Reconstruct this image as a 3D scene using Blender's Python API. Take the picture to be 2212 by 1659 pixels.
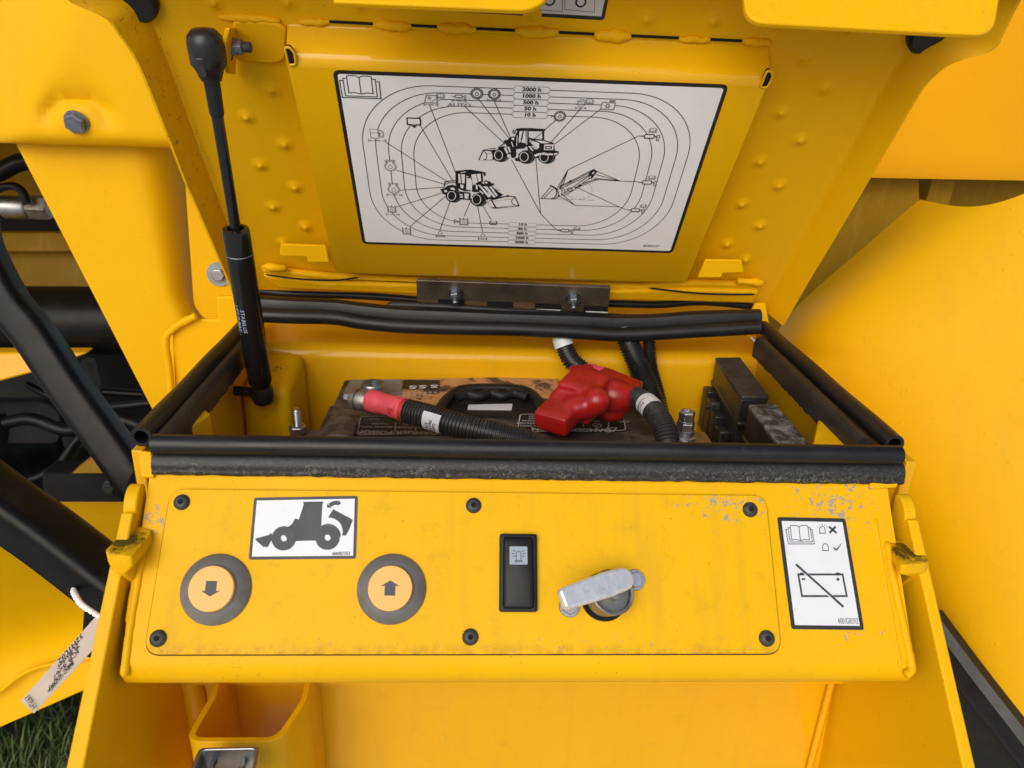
import bpy, bmesh, math, random
from mathutils import Vector as V, Matrix as M

sc = bpy.context.scene
for o in list(bpy.data.objects):
    bpy.data.objects.remove(o)
rad = math.radians
random.seed(11)

# ------------------------------------------------------------------ camera
FPX, CX, CY = 1600.0, 1106.0, 829.5          # focal length and centre on a 2212 x 1659 picture
ex = V((30000 - CX, 1410 - CY, FPX)).normalized()
ey = V((1020 - CX, 176 - CY, FPX)); ey = (ey - ex * ey.dot(ex)).normalized()
ez = ex.cross(ey)
ROT = M((ex, ey, ez))                         # camera (right, down, forward) -> world
CAM = V((-0.04911542, -0.48973683, 0.25096437))
cd = bpy.data.cameras.new('camera'); cam = bpy.data.objects.new('camera', cd)
sc.collection.objects.link(cam); sc.camera = cam
cd.sensor_width = 36; cd.lens = 36 * FPX / 2212; cd.clip_start = .01; cd.clip_end = 500
cd.dof.use_dof = True; cd.dof.focus_distance = .66; cd.dof.aperture_fstop = 11
r_, d_, f_ = ROT.col[0], ROT.col[1], ROT.col[2]
cam.matrix_world = M(((r_[0], -d_[0], -f_[0], CAM[0]), (r_[1], -d_[1], -f_[1], CAM[1]),
                      (r_[2], -d_[2], -f_[2], CAM[2]), (0, 0, 0, 1)))

# ------------------------------------------------------------------ sky, sun, exposure
SUN_EL, SUN_AZ = 32, -158                      # soft, high light behind cloud
w = bpy.data.worlds.new('World'); sc.world = w; w.use_nodes = True
nt = w.node_tree; bg = nt.nodes['Background']
sky = nt.nodes.new('ShaderNodeTexSky'); sky.sky_type = 'NISHITA'; sky.sun_disc = False
sky.sun_elevation = rad(SUN_EL); sky.sun_rotation = rad(SUN_AZ)
sky.air_density = 1.0; sky.dust_density = 3.0; sky.ozone_density = 1.0
nt.links.new(sky.outputs[0], bg.inputs[0]); bg.inputs[1].default_value = 0.15
sd = bpy.data.lights.new('sun', 'SUN'); sun = bpy.data.objects.new('sun', sd); sc.collection.objects.link(sun)
sd.energy = 1.5; sd.angle = rad(50); sd.color = (1, .99, .97)
az = rad(SUN_AZ); sdir = V((math.sin(az) * math.cos(rad(SUN_EL)), math.cos(az) * math.cos(rad(SUN_EL)), math.sin(rad(SUN_EL))))
sun.rotation_euler = sdir.to_track_quat('Z', 'Y').to_euler()
sc.view_settings.view_transform = 'Standard'; sc.view_settings.look = 'None'
sc.view_settings.exposure = -0.25; sc.view_settings.gamma = 1
sc.view_settings.use_curve_mapping = False
sc.render.engine = 'CYCLES'
sc.render.resolution_x, sc.render.resolution_y = 1024, 768
sc.cycles.max_bounces = 8; sc.cycles.diffuse_bounces = 5

# ------------------------------------------------------------------ geometry of the place
def ray(x, y):
    return ROT @ V((x - CX, y - CY, FPX))
def hitp(x, y, p, n):
    d = ray(x, y); return CAM + d * ((V(p) - CAM).dot(V(n)) / d.dot(V(n)))
def onX(x, y, c): return hitp(x, y, (c, 0, 0), (1, 0, 0))
def onY(x, y, c): return hitp(x, y, (0, c, 0), (0, 1, 0))
def onZ(x, y, c): return hitp(x, y, (0, 0, c), (0, 0, 1))
def dep(P): return (ROT.transposed() @ (V(P) - CAM))[2]
class Frame:
    def __init__(s, p, u, v):
        s.p, s.u, s.v = V(p), V(u).normalized(), V(v)
        s.v = (s.v - s.u * s.v.dot(s.u)).normalized(); s.n = s.u.cross(s.v)
    def P(s, a, b, o=0): return s.p + s.u * a + s.v * b + s.n * o
    def hit(s, x, y, o=0): return hitp(x, y, s.p + s.n * o, s.n)
    def uv(s, x, y, o=0):
        q = s.hit(x, y, o) - s.p; return (q.dot(s.u), q.dot(s.v))
    def mat(s, x, y, o=0, spin=0):
        h = s.hit(x, y, o)
        m = M((s.u, s.v, s.n)).transposed().to_4x4(); m.translation = h
        return m @ M.Rotation(spin, 4, 'Z')
e1, e2 = rad(50), rad(55)
PANEL = Frame((0, 0, -.012), (1, 0, 0), (0, math.cos(e1), math.sin(e1)))       # sloping front panel
LID = Frame((0, .325, .02), (1, 0, 0), (0, -math.cos(e2), math.sin(e2)))       # raised pan on the open lid

# ------------------------------------------------------------------ mesh builder
class B:
    def __init__(s): s.v = []; s.f = []
    def add(s, vs, fs):
        k = len(s.v); s.v += [V(p) for p in vs]; s.f += [tuple(i + k for i in f) for f in fs]; return s
    def prism(s, a, b):
        n = len(a)
        return s.add(list(a) + list(b), [tuple(range(n)), tuple(range(2 * n - 1, n - 1, -1))] +
                     [(i, i + n, (i + 1) % n + n, (i + 1) % n) for i in range(n)])
    def slab(s, pts, t, n):                    # polygon pushed back by t along -n
        n = V(n).normalized(); return s.prism(pts, [V(p) - n * t for p in pts])
    def box(s, c, size, m=None):
        m = m or M.Identity(3); c = V(c); x, y, z = [q / 2 for q in size]
        q = [c + m @ V((i * x, j * y, k * z)) for k in (-1, 1) for i, j in ((-1, -1), (1, -1), (1, 1), (-1, 1))]
        return s.add(q, [(3, 2, 1, 0), (4, 5, 6, 7), (0, 1, 5, 4), (1, 2, 6, 5), (2, 3, 7, 6), (3, 0, 4, 7)])
    def box2(s, lo, hi): return s.box((V(lo) + V(hi)) / 2, V(hi) - V(lo))
    def rings(s, rs, cap=True, closed=True):
        n = len(rs[0]); k = len(s.v); fs = []
        for r in rs: s.v += [V(p) for p in r]
        for j in range(len(rs) - 1):
            for i in range(n if closed else n - 1):
                a = k + j * n; i2 = (i + 1) % n
                fs.append((a + i, a + i2, a + n + i2, a + n + i))
        if cap and closed:
            fs.append(tuple(k + i for i in range(n - 1, -1, -1)))
            fs.append(tuple(k + (len(rs) - 1) * n + i for i in range(n)))
        s.f += fs; return s
    def tube(s, pts, r, seg=16, cap=True, sec=None):
        pts = [V(p) for p in pts]; rs = []; up = None
        for i, p in enumerate(pts):
            t = (pts[min(i + 1, len(pts) - 1)] - pts[max(i - 1, 0)]).normalized()
            if up is None:
                up = V((0, 0, 1)) if abs(t.z) < .9 else V((0, 1, 0))
            a = t.cross(up).normalized(); b = a.cross(t).normalized(); up = b
            rr = r[i] if isinstance(r, (list, tuple)) else r
            if sec: rs.append([p + a * q[0] * rr + b * q[1] * rr for q in sec])
            else: rs.append([p + a * math.cos(2 * math.pi * j / seg) * rr + b * math.sin(2 * math.pi * j / seg) * rr for j in range(seg)])
        return s.rings(rs, cap)
    def lathe(s, prof, m, seg=32, cap=True):    # prof: (radius, height) in local z
        return s.rings([[m @ V((r * math.cos(2 * math.pi * j / seg), r * math.sin(2 * math.pi * j / seg), h)) for j in range(seg)] for r, h in prof], cap)
    def grid(s, rows):
        n = len(rows[0]); return s.add([p for r in rows for p in r],
            [(j * n + i, j * n + i + 1, (j + 1) * n + i + 1, (j + 1) * n + i) for j in range(len(rows) - 1) for i in range(n - 1)])
    def sphere(s, c, r, m=None, nu=14, nv=8):
        m = m or M.Identity(3); c = V(c)
        rs = []
        for j in range(nv + 1):
            th = math.pi * (j + .02) / (nv + .04)
            rs.append([c + m @ V((r[0] * math.sin(th) * math.cos(2 * math.pi * i / nu), r[1] * math.sin(th) * math.sin(2 * math.pi * i / nu), -r[2] * math.cos(th))) for i in range(nu)])
        return s.rings(rs)
    def line(s, F, pts, wd, o, closed=False):   # flat printed line on frame F (points in frame uv)
        n = len(pts); L = []; Rr = []
        for i in range(n):
            a = V(pts[i - 1] if (i > 0 or closed) else pts[i]); c = V(pts[(i + 1) % n] if (i < n - 1 or closed) else pts[i]); p = V(pts[i])
            d1 = (p - a); d2 = (c - p)
            if d1.length < 1e-9: d1 = d2
            if d2.length < 1e-9: d2 = d1
            d1.normalize(); d2.normalize(); t = d1 + d2
            t = d1 if t.length < 1e-6 else t.normalized()
            nn = V((-t.y, t.x)); k = wd / 2 / max(.45, nn.dot(V((-d1.y, d1.x))))
            L.append(p + nn * k); Rr.append(p - nn * k)
        vs = [F.P(q.x, q.y, o) for q in L] + [F.P(q.x, q.y, o) for q in Rr]
        m = n if closed else n - 1
        return s.add(vs, [(n + i, n + (i + 1) % n, (i + 1) % n, i) for i in range(m)])
    def fill(s, F, pts, o):
        A = sum(pts[i][0] * pts[(i + 1) % len(pts)][1] - pts[(i + 1) % len(pts)][0] * pts[i][1] for i in range(len(pts)))
        if A < 0: pts = pts[::-1]
        return s.add([F.P(a, b, o) for a, b in pts], [tuple(range(len(pts)))])

def spline(pts, n=8):
    pts = [V(p) for p in pts]; out = []
    for i in range(len(pts) - 1):
        p0 = pts[max(i - 1, 0)]; p1 = pts[i]; p2 = pts[i + 1]; p3 = pts[min(i + 2, len(pts) - 1)]
        for j in range(n):
            t = j / n
            out.append(.5 * ((2 * p1) + (p2 - p0) * t + (2 * p0 - 5 * p1 + 4 * p2 - p3) * t * t + (3 * p1 - p0 - 3 * p2 + p3) * t ** 3))
    out.append(pts[-1]); return out
def rpoly(pts, r, n=5):                         # polygon with rounded corners, any dimension
    out = []; N = len(pts); pts = [V(p) for p in pts]
    for i in range(N):
        p = pts[i]; a = pts[i - 1]; c = pts[(i + 1) % N]; rr = r[i] if isinstance(r, (list, tuple)) else r
        if rr <= 0: out.append(p); continue
        da = (a - p); dc = (c - p); k = min(rr, da.length * .48, dc.length * .48)
        s_ = p + da.normalized() * k; e_ = p + dc.normalized() * k
        for j in range(n + 1):
            t = j / n; out.append(s_ * (1 - t) ** 2 + p * 2 * t * (1 - t) + e_ * t * t)
    return out
def circ(c, r, n=32, a0=0, a1=2 * math.pi, ry=None):
    full = abs(a1 - a0 - 2 * math.pi) < 1e-6
    return [(c[0] + r * math.cos(a0 + (a1 - a0) * i / (n if full else n - 1)), c[1] + (ry or r) * math.sin(a0 + (a1 - a0) * i / (n if full else n - 1))) for i in range(n)]

# ------------------------------------------------------------------ objects
C = sc.collection
BASE = {}
def mesh(name, b, smooth=None):
    me = bpy.data.meshes.new(name); me.from_pydata([tuple(p) for p in b.v], [], b.f)
    bm = bmesh.new(); bm.from_mesh(me); bmesh.ops.recalc_face_normals(bm, faces=bm.faces) if smooth != 'keep' else None
    bm.to_mesh(me); bm.free()
    if smooth and smooth != 'keep':
        me.polygons.foreach_set('use_smooth', [True] * len(me.polygons)); me.set_sharp_from_angle(angle=rad(smooth))
    return me
def tag(o, label=None, cat=None, group=None, kind=None):
    for k, q in (('label', label), ('category', cat), ('group', group), ('kind', kind)):
        if q: o[k] = q
    return o
def thing(name, base, label, cat, group=None):
    o = bpy.data.objects.new(name, None); C.objects.link(o); o.location = base; o.empty_display_size = .02
    BASE[o] = V(base); return tag(o, label, cat, group)
def obj(name, b, mat, parent=None, smooth=None, bevel=None, seg=2, label=None, cat=None, group=None, kind=None, subsurf=0, ang=30):
    if parent is None:
        base = V((sum(p.x for p in b.v), sum(p.y for p in b.v), sum(p.z for p in b.v))) / len(b.v)
    else: base = BASE[parent]
    bb = B(); bb.v = [p - base for p in b.v]; bb.f = b.f
    o = bpy.data.objects.new(name, mesh(name, bb, smooth)); C.objects.link(o)
    o.data.materials.append(MAT[mat] if isinstance(mat, str) else mat)
    BASE[o] = base
    if parent is None: o.location = base
    else: o.parent = parent
    if bevel:
        m = o.modifiers.new('bevel', 'BEVEL'); m.width = bevel; m.segments = seg; m.limit_method = 'ANGLE'; m.angle_limit = rad(ang)
        m.harden_normals = False
        if not smooth:
            o.data.polygons.foreach_set('use_smooth', [True] * len(o.data.polygons)); o.data.set_sharp_from_angle(angle=rad(ang))
    if subsurf:
        m = o.modifiers.new('sub', 'SUBSURF'); m.levels = m.render_levels = subsurf
    return tag(o, label, cat, group, kind)
def place(name, me, mat, parent, mw, label=None, cat=None, group=None):   # shared mesh at world matrix mw
    o = bpy.data.objects.new(name, me); C.objects.link(o)
    if not me.materials: me.materials.append(MAT[mat])
    if parent is not None:
        o.parent = parent
        o.matrix_basis = M.Translation(-BASE[parent]) @ mw if parent in BASE else mw
    else: o.matrix_basis = mw
    return tag(o, label, cat, group)
def disp(o, strength, scale, mid=.5):
    t = bpy.data.textures.new('lumps', 'CLOUDS'); t.noise_scale = scale
    m = o.modifiers.new('lumps', 'DISPLACE'); m.texture = t; m.strength = strength; m.mid_level = mid; m.texture_coords = 'GLOBAL'

_tc = {}
def text(body, size, bold=0, shear=0, space=1):
    k = (body, size, bold, shear, space)
    if k in _tc: return _tc[k]
    c = bpy.data.curves.new('t', 'FONT'); c.body = body; c.size = size; c.align_x = 'CENTER'; c.align_y = 'CENTER'
    c.offset = bold; c.shear = shear; c.resolution_u = 2; c.space_character = space
    o = bpy.data.objects.new('t', c); me = bpy.data.meshes.new_from_object(o)
    r = ([tuple(q.co[:2]) for q in me.vertices], [tuple(p.vertices) for p in me.polygons])
    bpy.data.objects.remove(o); bpy.data.curves.remove(c); bpy.data.meshes.remove(me)
    _tc[k] = r; return r
def put_text(b, F, body, c, size, o, bold=0, rot=0, sx=1, shear=0, space=1):
    vs, fs = text(body, size, bold, shear, space); ca, sa = math.cos(rot), math.sin(rot)
    b.add([F.P(c[0] + x * sx * ca - y * sa, c[1] + x * sx * sa + y * ca, o) for x, y in vs], fs); return b

# ------------------------------------------------------------------ materials
MAT = {}
class N:
    def __init__(s, name):
        m = bpy.data.materials.new(name); m.use_nodes = True; s.m = m; s.t = m.node_tree
        s.b = s.t.nodes['Principled BSDF']; MAT[name] = m
    def n(s, t, **k):
        q = s.t.nodes.new('ShaderNode' + t)
        for a, b in k.items(): setattr(q, a, b)
        return q
    def l(s, a, b): s.t.links.new(a, b)
    def pos(s):
        if not hasattr(s, '_p'): s._p = s.n('NewGeometry').outputs['Position']
        return s._p
    def noise(s, scale, detail=4, rough=.6, vec=None, dist=0):
        q = s.n('TexNoise'); q.inputs['Scale'].default_value = scale; q.inputs['Detail'].default_value = detail
        q.inputs['Roughness'].default_value = rough; q.inputs['Distortion'].default_value = dist
        s.l(vec or s.pos(), q.inputs['Vector']); return q.outputs['Fac']
    def math(s, op, a, b=None, clamp=False):
        q = s.n('Math', operation=op, use_clamp=clamp)
        for i, x in enumerate((a, b)):
            if x is None: continue
            if isinstance(x, (int, float)): q.inputs[i].default_value = x
            else: s.l(x, q.inputs[i])
        return q.outputs[0]
    def ramp(s, x, lo, hi, a=0, b=1):
        q = s.n('MapRange', clamp=True); q.inputs['From Min'].default_value = lo; q.inputs['From Max'].default_value = hi
        q.inputs['To Min'].default_value = a; q.inputs['To Max'].default_value = b
        s.l(x, q.inputs['Value']); return q.outputs[0]
    def near(s, c, r, sq=(1, 1, 1)):             # 1 at c falling to 0 at distance r
        sub = s.n('VectorMath', operation='SUBTRACT'); s.l(s.pos(), sub.inputs[0]); sub.inputs[1].default_value = c
        mul = s.n('VectorMath', operation='MULTIPLY'); s.l(sub.outputs[0], mul.inputs[0]); mul.inputs[1].default_value = sq
        d = s.n('VectorMath', operation='LENGTH'); s.l(mul.outputs[0], d.inputs[0])
        return s.ramp(d.outputs['Value'], 0, r, 1, 0)
    def along(s, d):
        q = s.n('VectorMath', operation='DOT_PRODUCT'); s.l(s.pos(), q.inputs[0]); q.inputs[1].default_value = d; return q.outputs['Value']
    def mix(s, f, a, b):
        q = s.n('Mix', data_type='RGBA'); 
        for i, x in ((0, f), (6, a), (7, b)):
            if isinstance(x, (int, float)): q.inputs[i].default_value = x
            elif isinstance(x, tuple): q.inputs[i].default_value = x if len(x) == 4 else (*x, 1)
            else: s.l(x, q.inputs[i])
        return q.outputs[2]
    def bump(s, h, strength, dist=.001):
        q = s.n('Bump'); q.inputs['Strength'].default_value = strength; q.inputs['Distance'].default_value = dist
        s.l(h, q.inputs['Height']); s.l(q.outputs[0], s.b.inputs['Normal'])
    def set(s, color=None, rough=None, metal=None, spec=None, coat=None):
        for k, x in (('Base Color', color), ('Roughness', rough), ('Metallic', metal), ('Specular IOR Level', spec), ('Coat Weight', coat)):
            if x is None: continue
            if isinstance(x, (int, float)): s.b.inputs[k].default_value = x
            elif isinstance(x, tuple): s.b.inputs[k].default_value = (*x, 1)
            else: s.l(x, s.b.inputs[k])
        return s

YEL = (.83, .462, .002)
def yellow(name, chips=(), grime=(), speck=0, rough=.42, bump=.12, base=YEL, dust=.10, rust=None, drops=0, coat=0):
    m = N(name)
    big = m.noise(9, 3); c = m.mix(m.ramp(big, .3, .7, 0, .5), base, tuple(q * k for q, k in zip(base, (.94, .9, .85))))
    fine = m.noise(70, 6, .7)
    c = m.mix(m.ramp(fine, .56, .78, 0, dust), c, (.40, .24, .035))
    sv_ = m.n('VectorMath', operation='MULTIPLY'); m.l(m.pos(), sv_.inputs[0]); sv_.inputs[1].default_value = (1, .12, .12)
    c = m.mix(m.ramp(m.noise(75, 5, .65, sv_.outputs[0]), .52, .80, 0, dust * .9), c, (.46, .27, .05))
    c = m.mix(m.ramp(m.noise(420, 2, .5), .735, .76, 0, .55), c, (.16, .09, .02))
    if speck:
        s1 = m.ramp(m.noise(240, 5, .6, dist=.8), .70 - speck * .1, .78 - speck * .1)
        c = m.mix(m.math('MULTIPLY', s1, .75), c, (.13, .065, .012))
    rr = m.ramp(big, .3, .7, rough - .05, rough + .08)
    for cc, rd, k, sq in grime:
        g = m.noise(120, 6, .75, dist=1.5); f = m.near(cc, rd, sq)
        g = m.ramp(m.math('ADD', g, m.math('MULTIPLY', f, k)), .72, .92)
        c = m.mix(m.math('MULTIPLY', g, .92), c, (.035, .028, .010))
    for cc, rd, k, sq in chips:
        g = m.noise(190, 8, .75, dist=.4); f = m.near(cc, rd, sq)
        g = m.ramp(m.math('ADD', g, m.math('MULTIPLY', f, k)), .74, .765)
        c = m.mix(m.math('MULTIPLY', g, .85), c, (.31, .30, .29))
    if rust:
        d, lo, hi = rust
        g = m.math('MULTIPLY', m.ramp(m.along(d), lo, hi, 1, 0), m.ramp(m.noise(90, 6, .7), .42, .62))
        c = m.mix(m.math('MULTIPLY', g, .45), c, (.20, .09, .03))
    m.set(c, rr, 0, .14, coat if coat else None); m.b.inputs['Coat Roughness'].default_value = .10
    h = m.noise(260, 2)
    if drops:
        v = m.n('TexVoronoi'); v.inputs['Scale'].default_value = 110; m.l(m.pos(), v.inputs['Vector'])
        d1 = m.ramp(v.outputs['Distance'], .08, .24, 1, 0)
        msk = m.ramp(m.noise(45, 3), .52, .60); h = m.math('ADD', m.math('MULTIPLY', h, .15), m.math('MULTIPLY', d1, m.math('MULTIPLY', msk, drops)))
    m.bump(h, bump, .001)
    return m
yellow('yellow_paint')
yellow('yellow_lid', speck=.02, dust=.08)
yellow('yellow_flange', speck=.85, dust=.35)
yellow('yellow_pan', speck=.0, dust=.05, coat=.6)
yellow('yellow_fender', drops=.8, bump=.45, dust=.16, base=(.80, .435, .002))
yellow('yellow_orange_lit', base=(.85, .39, .003), dust=.02)  # orange light reflected off the lid is put into this base colour
def P3(x, y, o=0): return tuple(PANEL.hit(x, y, o))
yellow('yellow_front', chips=[(P3(1800, 1090), .085, .255, (1, 1.7, 1.7)), (P3(1840, 1370), .04, .2, (.6, 2, 2)), (P3(345, 1115), .03, .25, (1, 1, 1))],
       grime=[(P3(440, 1440), .05, .14, (.5, 2, 2))], dust=.16)
vb = PANEL.uv(1000, 1412)[1]
yellow('yellow_plate', chips=[(P3(1570, 1085), .075, .255, (.8, 2.0, 2.0)), (P3(340, 1395), .03, .2, (1, 1, 1)), (P3(1290, 1412), .30, .17, (.5, 9, 9))],
       grime=[(P3(460, 1195), .04, .12, (1, 1, 1)), (P3(390, 1400), .05, .13, (1, 1, 1)), (P3(560, 1300), .06, .10, (1, 1, 1)), (P3(1320, 1310), .05, .11, (1, 1, 1)), (P3(930, 1330), .05, .10, (1, 1, 1))], dust=.34,
       rust=(tuple(PANEL.v), PANEL.p.dot(PANEL.v) + vb, PANEL.p.dot(PANEL.v) + vb + .008))
yellow('yellow_lug', grime=[(tuple(onZ(268, 1168, -.05)), .024, .62, (1, 1, 3)), (tuple(onZ(1962, 1190, -.055)), .028, .56, (1, 1, 3))], dust=.3)
yellow('yellow_shaded', dust=.5, base=(.27, .15, .004), rough=.5)  # dusty yellow with the shade of gaps and background put into its base
yellow('yellow_inside', dust=.2, coat=.4, base=(.80, .415, .003))
yellow('yellow_boss', dust=.3, grime=[((-.258, .27, -.045), .05, .26, (1, 1, 2))])

def simple(name, col, rough=.5, metal=0, spec=.5, var=.25, scale=40, bump=0, bscale=200, dust=0, dcol=(.25, .22, .18), dscale=60, dlo=.52, dhi=.7, ddet=6):
    m = N(name); a = m.noise(scale, 5)
    c = m.mix(m.ramp(a, .3, .7), tuple(q * (1 - var) for q in col), tuple(min(1, q * (1 + var)) for q in col))
    if dust: c = m.mix(m.math('MULTIPLY', m.ramp(m.noise(dscale, ddet, .7, dist=.6), dlo, dhi), dust), c, dcol)
    m.set(c, m.ramp(a, .3, .7, max(.03, rough - .06), rough + .06), metal, spec)
    if bump: m.bump(m.noise(bscale, 4), bump, .001)
    return m
simple('rubber', (.010, .010, .011), .40, spec=.4, bump=.15, dust=.12, dscale=160, dlo=.6, dhi=.8)
m = N('rubber_dusty'); big = m.noise(30, 4, .7); low = m.ramp(m.along(tuple(PANEL.v)), PANEL.p.dot(PANEL.v) + PANEL.uv(1000, 1038)[1], PANEL.p.dot(PANEL.v) + PANEL.uv(1000, 1000)[1], 1, .12)
dst = m.math('MULTIPLY', m.ramp(m.noise(420, 6, .72, dist=1.2), .50, .66), m.math('MULTIPLY', m.ramp(big, .30, .58), low))
m.set(m.mix(m.math('MULTIPLY', dst, .70), (.012, .012, .013), (.34, .31, .26)), .5, 0, .5); m.bump(m.noise(300, 4), .3, .001)
m = N('rubber_side'); dst = m.math('MULTIPLY', m.ramp(m.noise(26, 5, .7), .45, .72), m.ramp(m.noise(500, 4), .35, .75))
m.set(m.mix(m.math('MULTIPLY', dst, .4), (.012, .012, .013), (.18, .16, .13)), .5, 0, .5); m.bump(m.noise(300, 4), .25, .001)
simple('rubber_grey', (.15, .148, .138), .6, bump=.2, dust=.5, dcol=(.03, .03, .03), dscale=80, dlo=.6, dhi=.7)
simple('black_paint', (.005, .005, .005), .38, spec=.18, dust=.2, dcol=(.05, .035, .02), dscale=25)
simple('black_plastic', (.016, .016, .017), .38, bump=.12, dust=.12)
simple('plastic_dusty', (.03, .03, .03), .6, bump=.3, dust=.75, dcol=(.28, .28, .27), dscale=75, dlo=.44, dhi=.6, ddet=9)
simple('plastic_film', (.028, .028, .027), .55, bump=.2, dust=.35, dcol=(.12, .115, .10), dscale=60, dlo=.4, dhi=.7, ddet=8)
simple('switch_black', (.014, .015, .017), .5, spec=.3, bump=.06)
simple('strut_black', (.009, .009, .009), .16, var=.1)
simple('conduit', (.022, .021, .020), .38, dust=.35, dcol=(.16, .14, .11), dscale=50)
simple('conduit_clean', (.016, .016, .016), .32)
simple('zinc', (.42, .43, .44), .40, 1, var=.15, scale=120, bump=.25, bscale=140)
simple('zinc_blue', (.27, .30, .35), .45, 1, var=.2, scale=150, bump=.15)
simple('zinc_dull', (.36, .35, .32), .5, 1, var=.3, scale=90, bump=.3, dust=.4, dcol=(.10, .08, .05))
simple('cast_zinc', (.86, .87, .88), .42, .55, var=.08, scale=160, bump=.14, bscale=300, dust=.30, dcol=(.35, .35, .34), dscale=150, dlo=.52, dhi=.66)
simple('steel_brown', (.19, .155, .12), .38, .6, var=.35, scale=24, dust=.4, dcol=(.10, .055, .025), dscale=35)
simple('steel_knuckle', (.36, .35, .34), .4, .8)
simple('washer_blue', (.32, .36, .40), .55, .5)
simple('screw_black', (.03, .031, .033), .5, bump=.2, dust=.45, dcol=(.12, .12, .12), dscale=140)
simple('dark_hole', (.003, .003, .003), .9)
simple('red_vinyl', (.36, .010, .008), .30, var=.2, scale=30, bump=.12, bscale=70, dust=.35, dcol=(.15, .02, .018), dscale=40)
simple('red_wire', (.50, .035, .02), .45)
simple('pink_sleeve', (.72, .075, .105), .55, var=.12, dust=.25, dcol=(.35, .06, .07))
simple('amber', (.86, .455, .10), .45, var=.04)
simple('ink', (.018, .019, .022), .5, var=.05)
simple('ink_grey', (.21, .22, .235), .5, var=.05)
simple('ink_blue', (.035, .042, .055), .5, var=.1, dust=.2, dcol=(.10, .10, .11))
simple('border_black', (.022, .021, .02), .42, var=.2, dust=.25, dcol=(.12, .11, .09), dscale=90, dlo=.62, dhi=.72)
simple('decal_white', (.88, .89, .905), .38, var=.02, dust=.25, dcol=(.48, .46, .42), dscale=45, dlo=.62, dhi=.74)
simple('decal_bright', (.74, .76, .79), .4, var=.02, dust=.3, dcol=(.55, .55, .54), dscale=38, dlo=.58, dhi=.72)
simple('label_white', (.62, .63, .64), .5, var=.06)
simple('icon_white', (.33, .40, .47), .4, var=.03)
simple('print_cream', (.42, .41, .38), .6)
simple('print_brown', (.20, .15, .12), .6)
simple('tag_paper', (.58, .49, .40), .8, var=.06)
simple('tag_edge', (.85, .84, .82), .8, var=.03)
simple('string', (.85, .86, .88), .9, var=.05)
simple('lettering', (.30, .38, .52), .5)
simple('battery_top', (.030, .024, .019), .6, bump=.5, bscale=90, dust=.8, dcol=(.13, .105, .08), dscale=26, dlo=.46, dhi=.60, ddet=9)
simple('battery_label', (.52, .26, .11), .6, var=.2, dust=.95, dcol=(.06, .042, .03), dscale=28, dlo=.53, dhi=.58, ddet=9)
simple('battery_grey', (.20, .18, .165), .6, var=.25, dust=.9, dcol=(.05, .04, .03), dscale=24, dlo=.52, dhi=.62, ddet=9)
simple('battery_black', (.012, .011, .011), .5, spec=.3, bump=.2, dust=.4, dcol=(.06, .05, .04))
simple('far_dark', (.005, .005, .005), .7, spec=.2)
simple('grass', (.085, .14, .035), .7, var=.6, scale=14)
simple('bounce_ground', (.56, .55, .53), .95, var=.12, scale=8, dust=.4, dcol=(.44, .42, .39), dscale=5)  # pale ground out of view, made bright to bounce light onto the lid
simple('soil', (.07, .06, .04), .95, var=.4, scale=8, dust=.6, dcol=(.05, .07, .02), dscale=15)
simple('hose', (.007, .007, .007), .4, spec=.2)

# ================================================================== setting
gb = B().add([(-60, -60, -1.1), (60, -60, -1.1), (60, 60, -1.1), (-60, 60, -1.1)], [(0, 1, 2, 3)])
g = obj('ground', gb, 'bounce_ground', kind='structure')
lw = B().add([(-2.4, .1, -1.096), (-.3, .1, -1.096), (-.3, 2.2, -1.096), (-2.4, 2.2, -1.096)], [(0, 1, 2, 3)])
obj('verge', lw, 'soil', kind='structure')
gr = B()
for i in range(20000):
    x, y = random.uniform(-1.9, -.45), random.uniform(.3, 1.7)
    a = random.uniform(0, 6.28); h = random.uniform(.02, .075); wd = random.uniform(.0012, .0028); ln = random.uniform(.01, .05)
    p = V((x, y, -1.096)); s_ = V((math.cos(a), math.sin(a), 0)) * wd; l_ = V((-math.sin(a), math.cos(a), 0)) * ln
    gr.add([p - s_, p + s_, p + s_ * .8 + l_ * .4 + V((0, 0, h * .6)), p - s_ * .8 + l_ * .4 + V((0, 0, h * .6)), p + l_ + V((0, 0, h))],
           [(0, 1, 2, 3), (3, 2, 4)])
obj('grass', gr, 'grass', label='short green grass on the ground below the machine', cat='grass', kind='stuff', smooth='keep')

def weld(b, pts, r, seg=8, jit=.3, n=None):
    L = sum((V(pts[i + 1]) - V(pts[i])).length for i in range(len(pts) - 1)); k = n or max(2, int(L / len(pts) / .0025))
    p = spline(pts, k); rs = [r * (1 + random.uniform(-jit, jit)) for _ in p]; rs[0] *= .45; rs[-1] *= .45
    return b.tube([q + V((random.uniform(-1, 1), random.uniform(-1, 1), random.uniform(-1, 1))) * r * jit * .4 for q in p], rs, seg)

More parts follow.
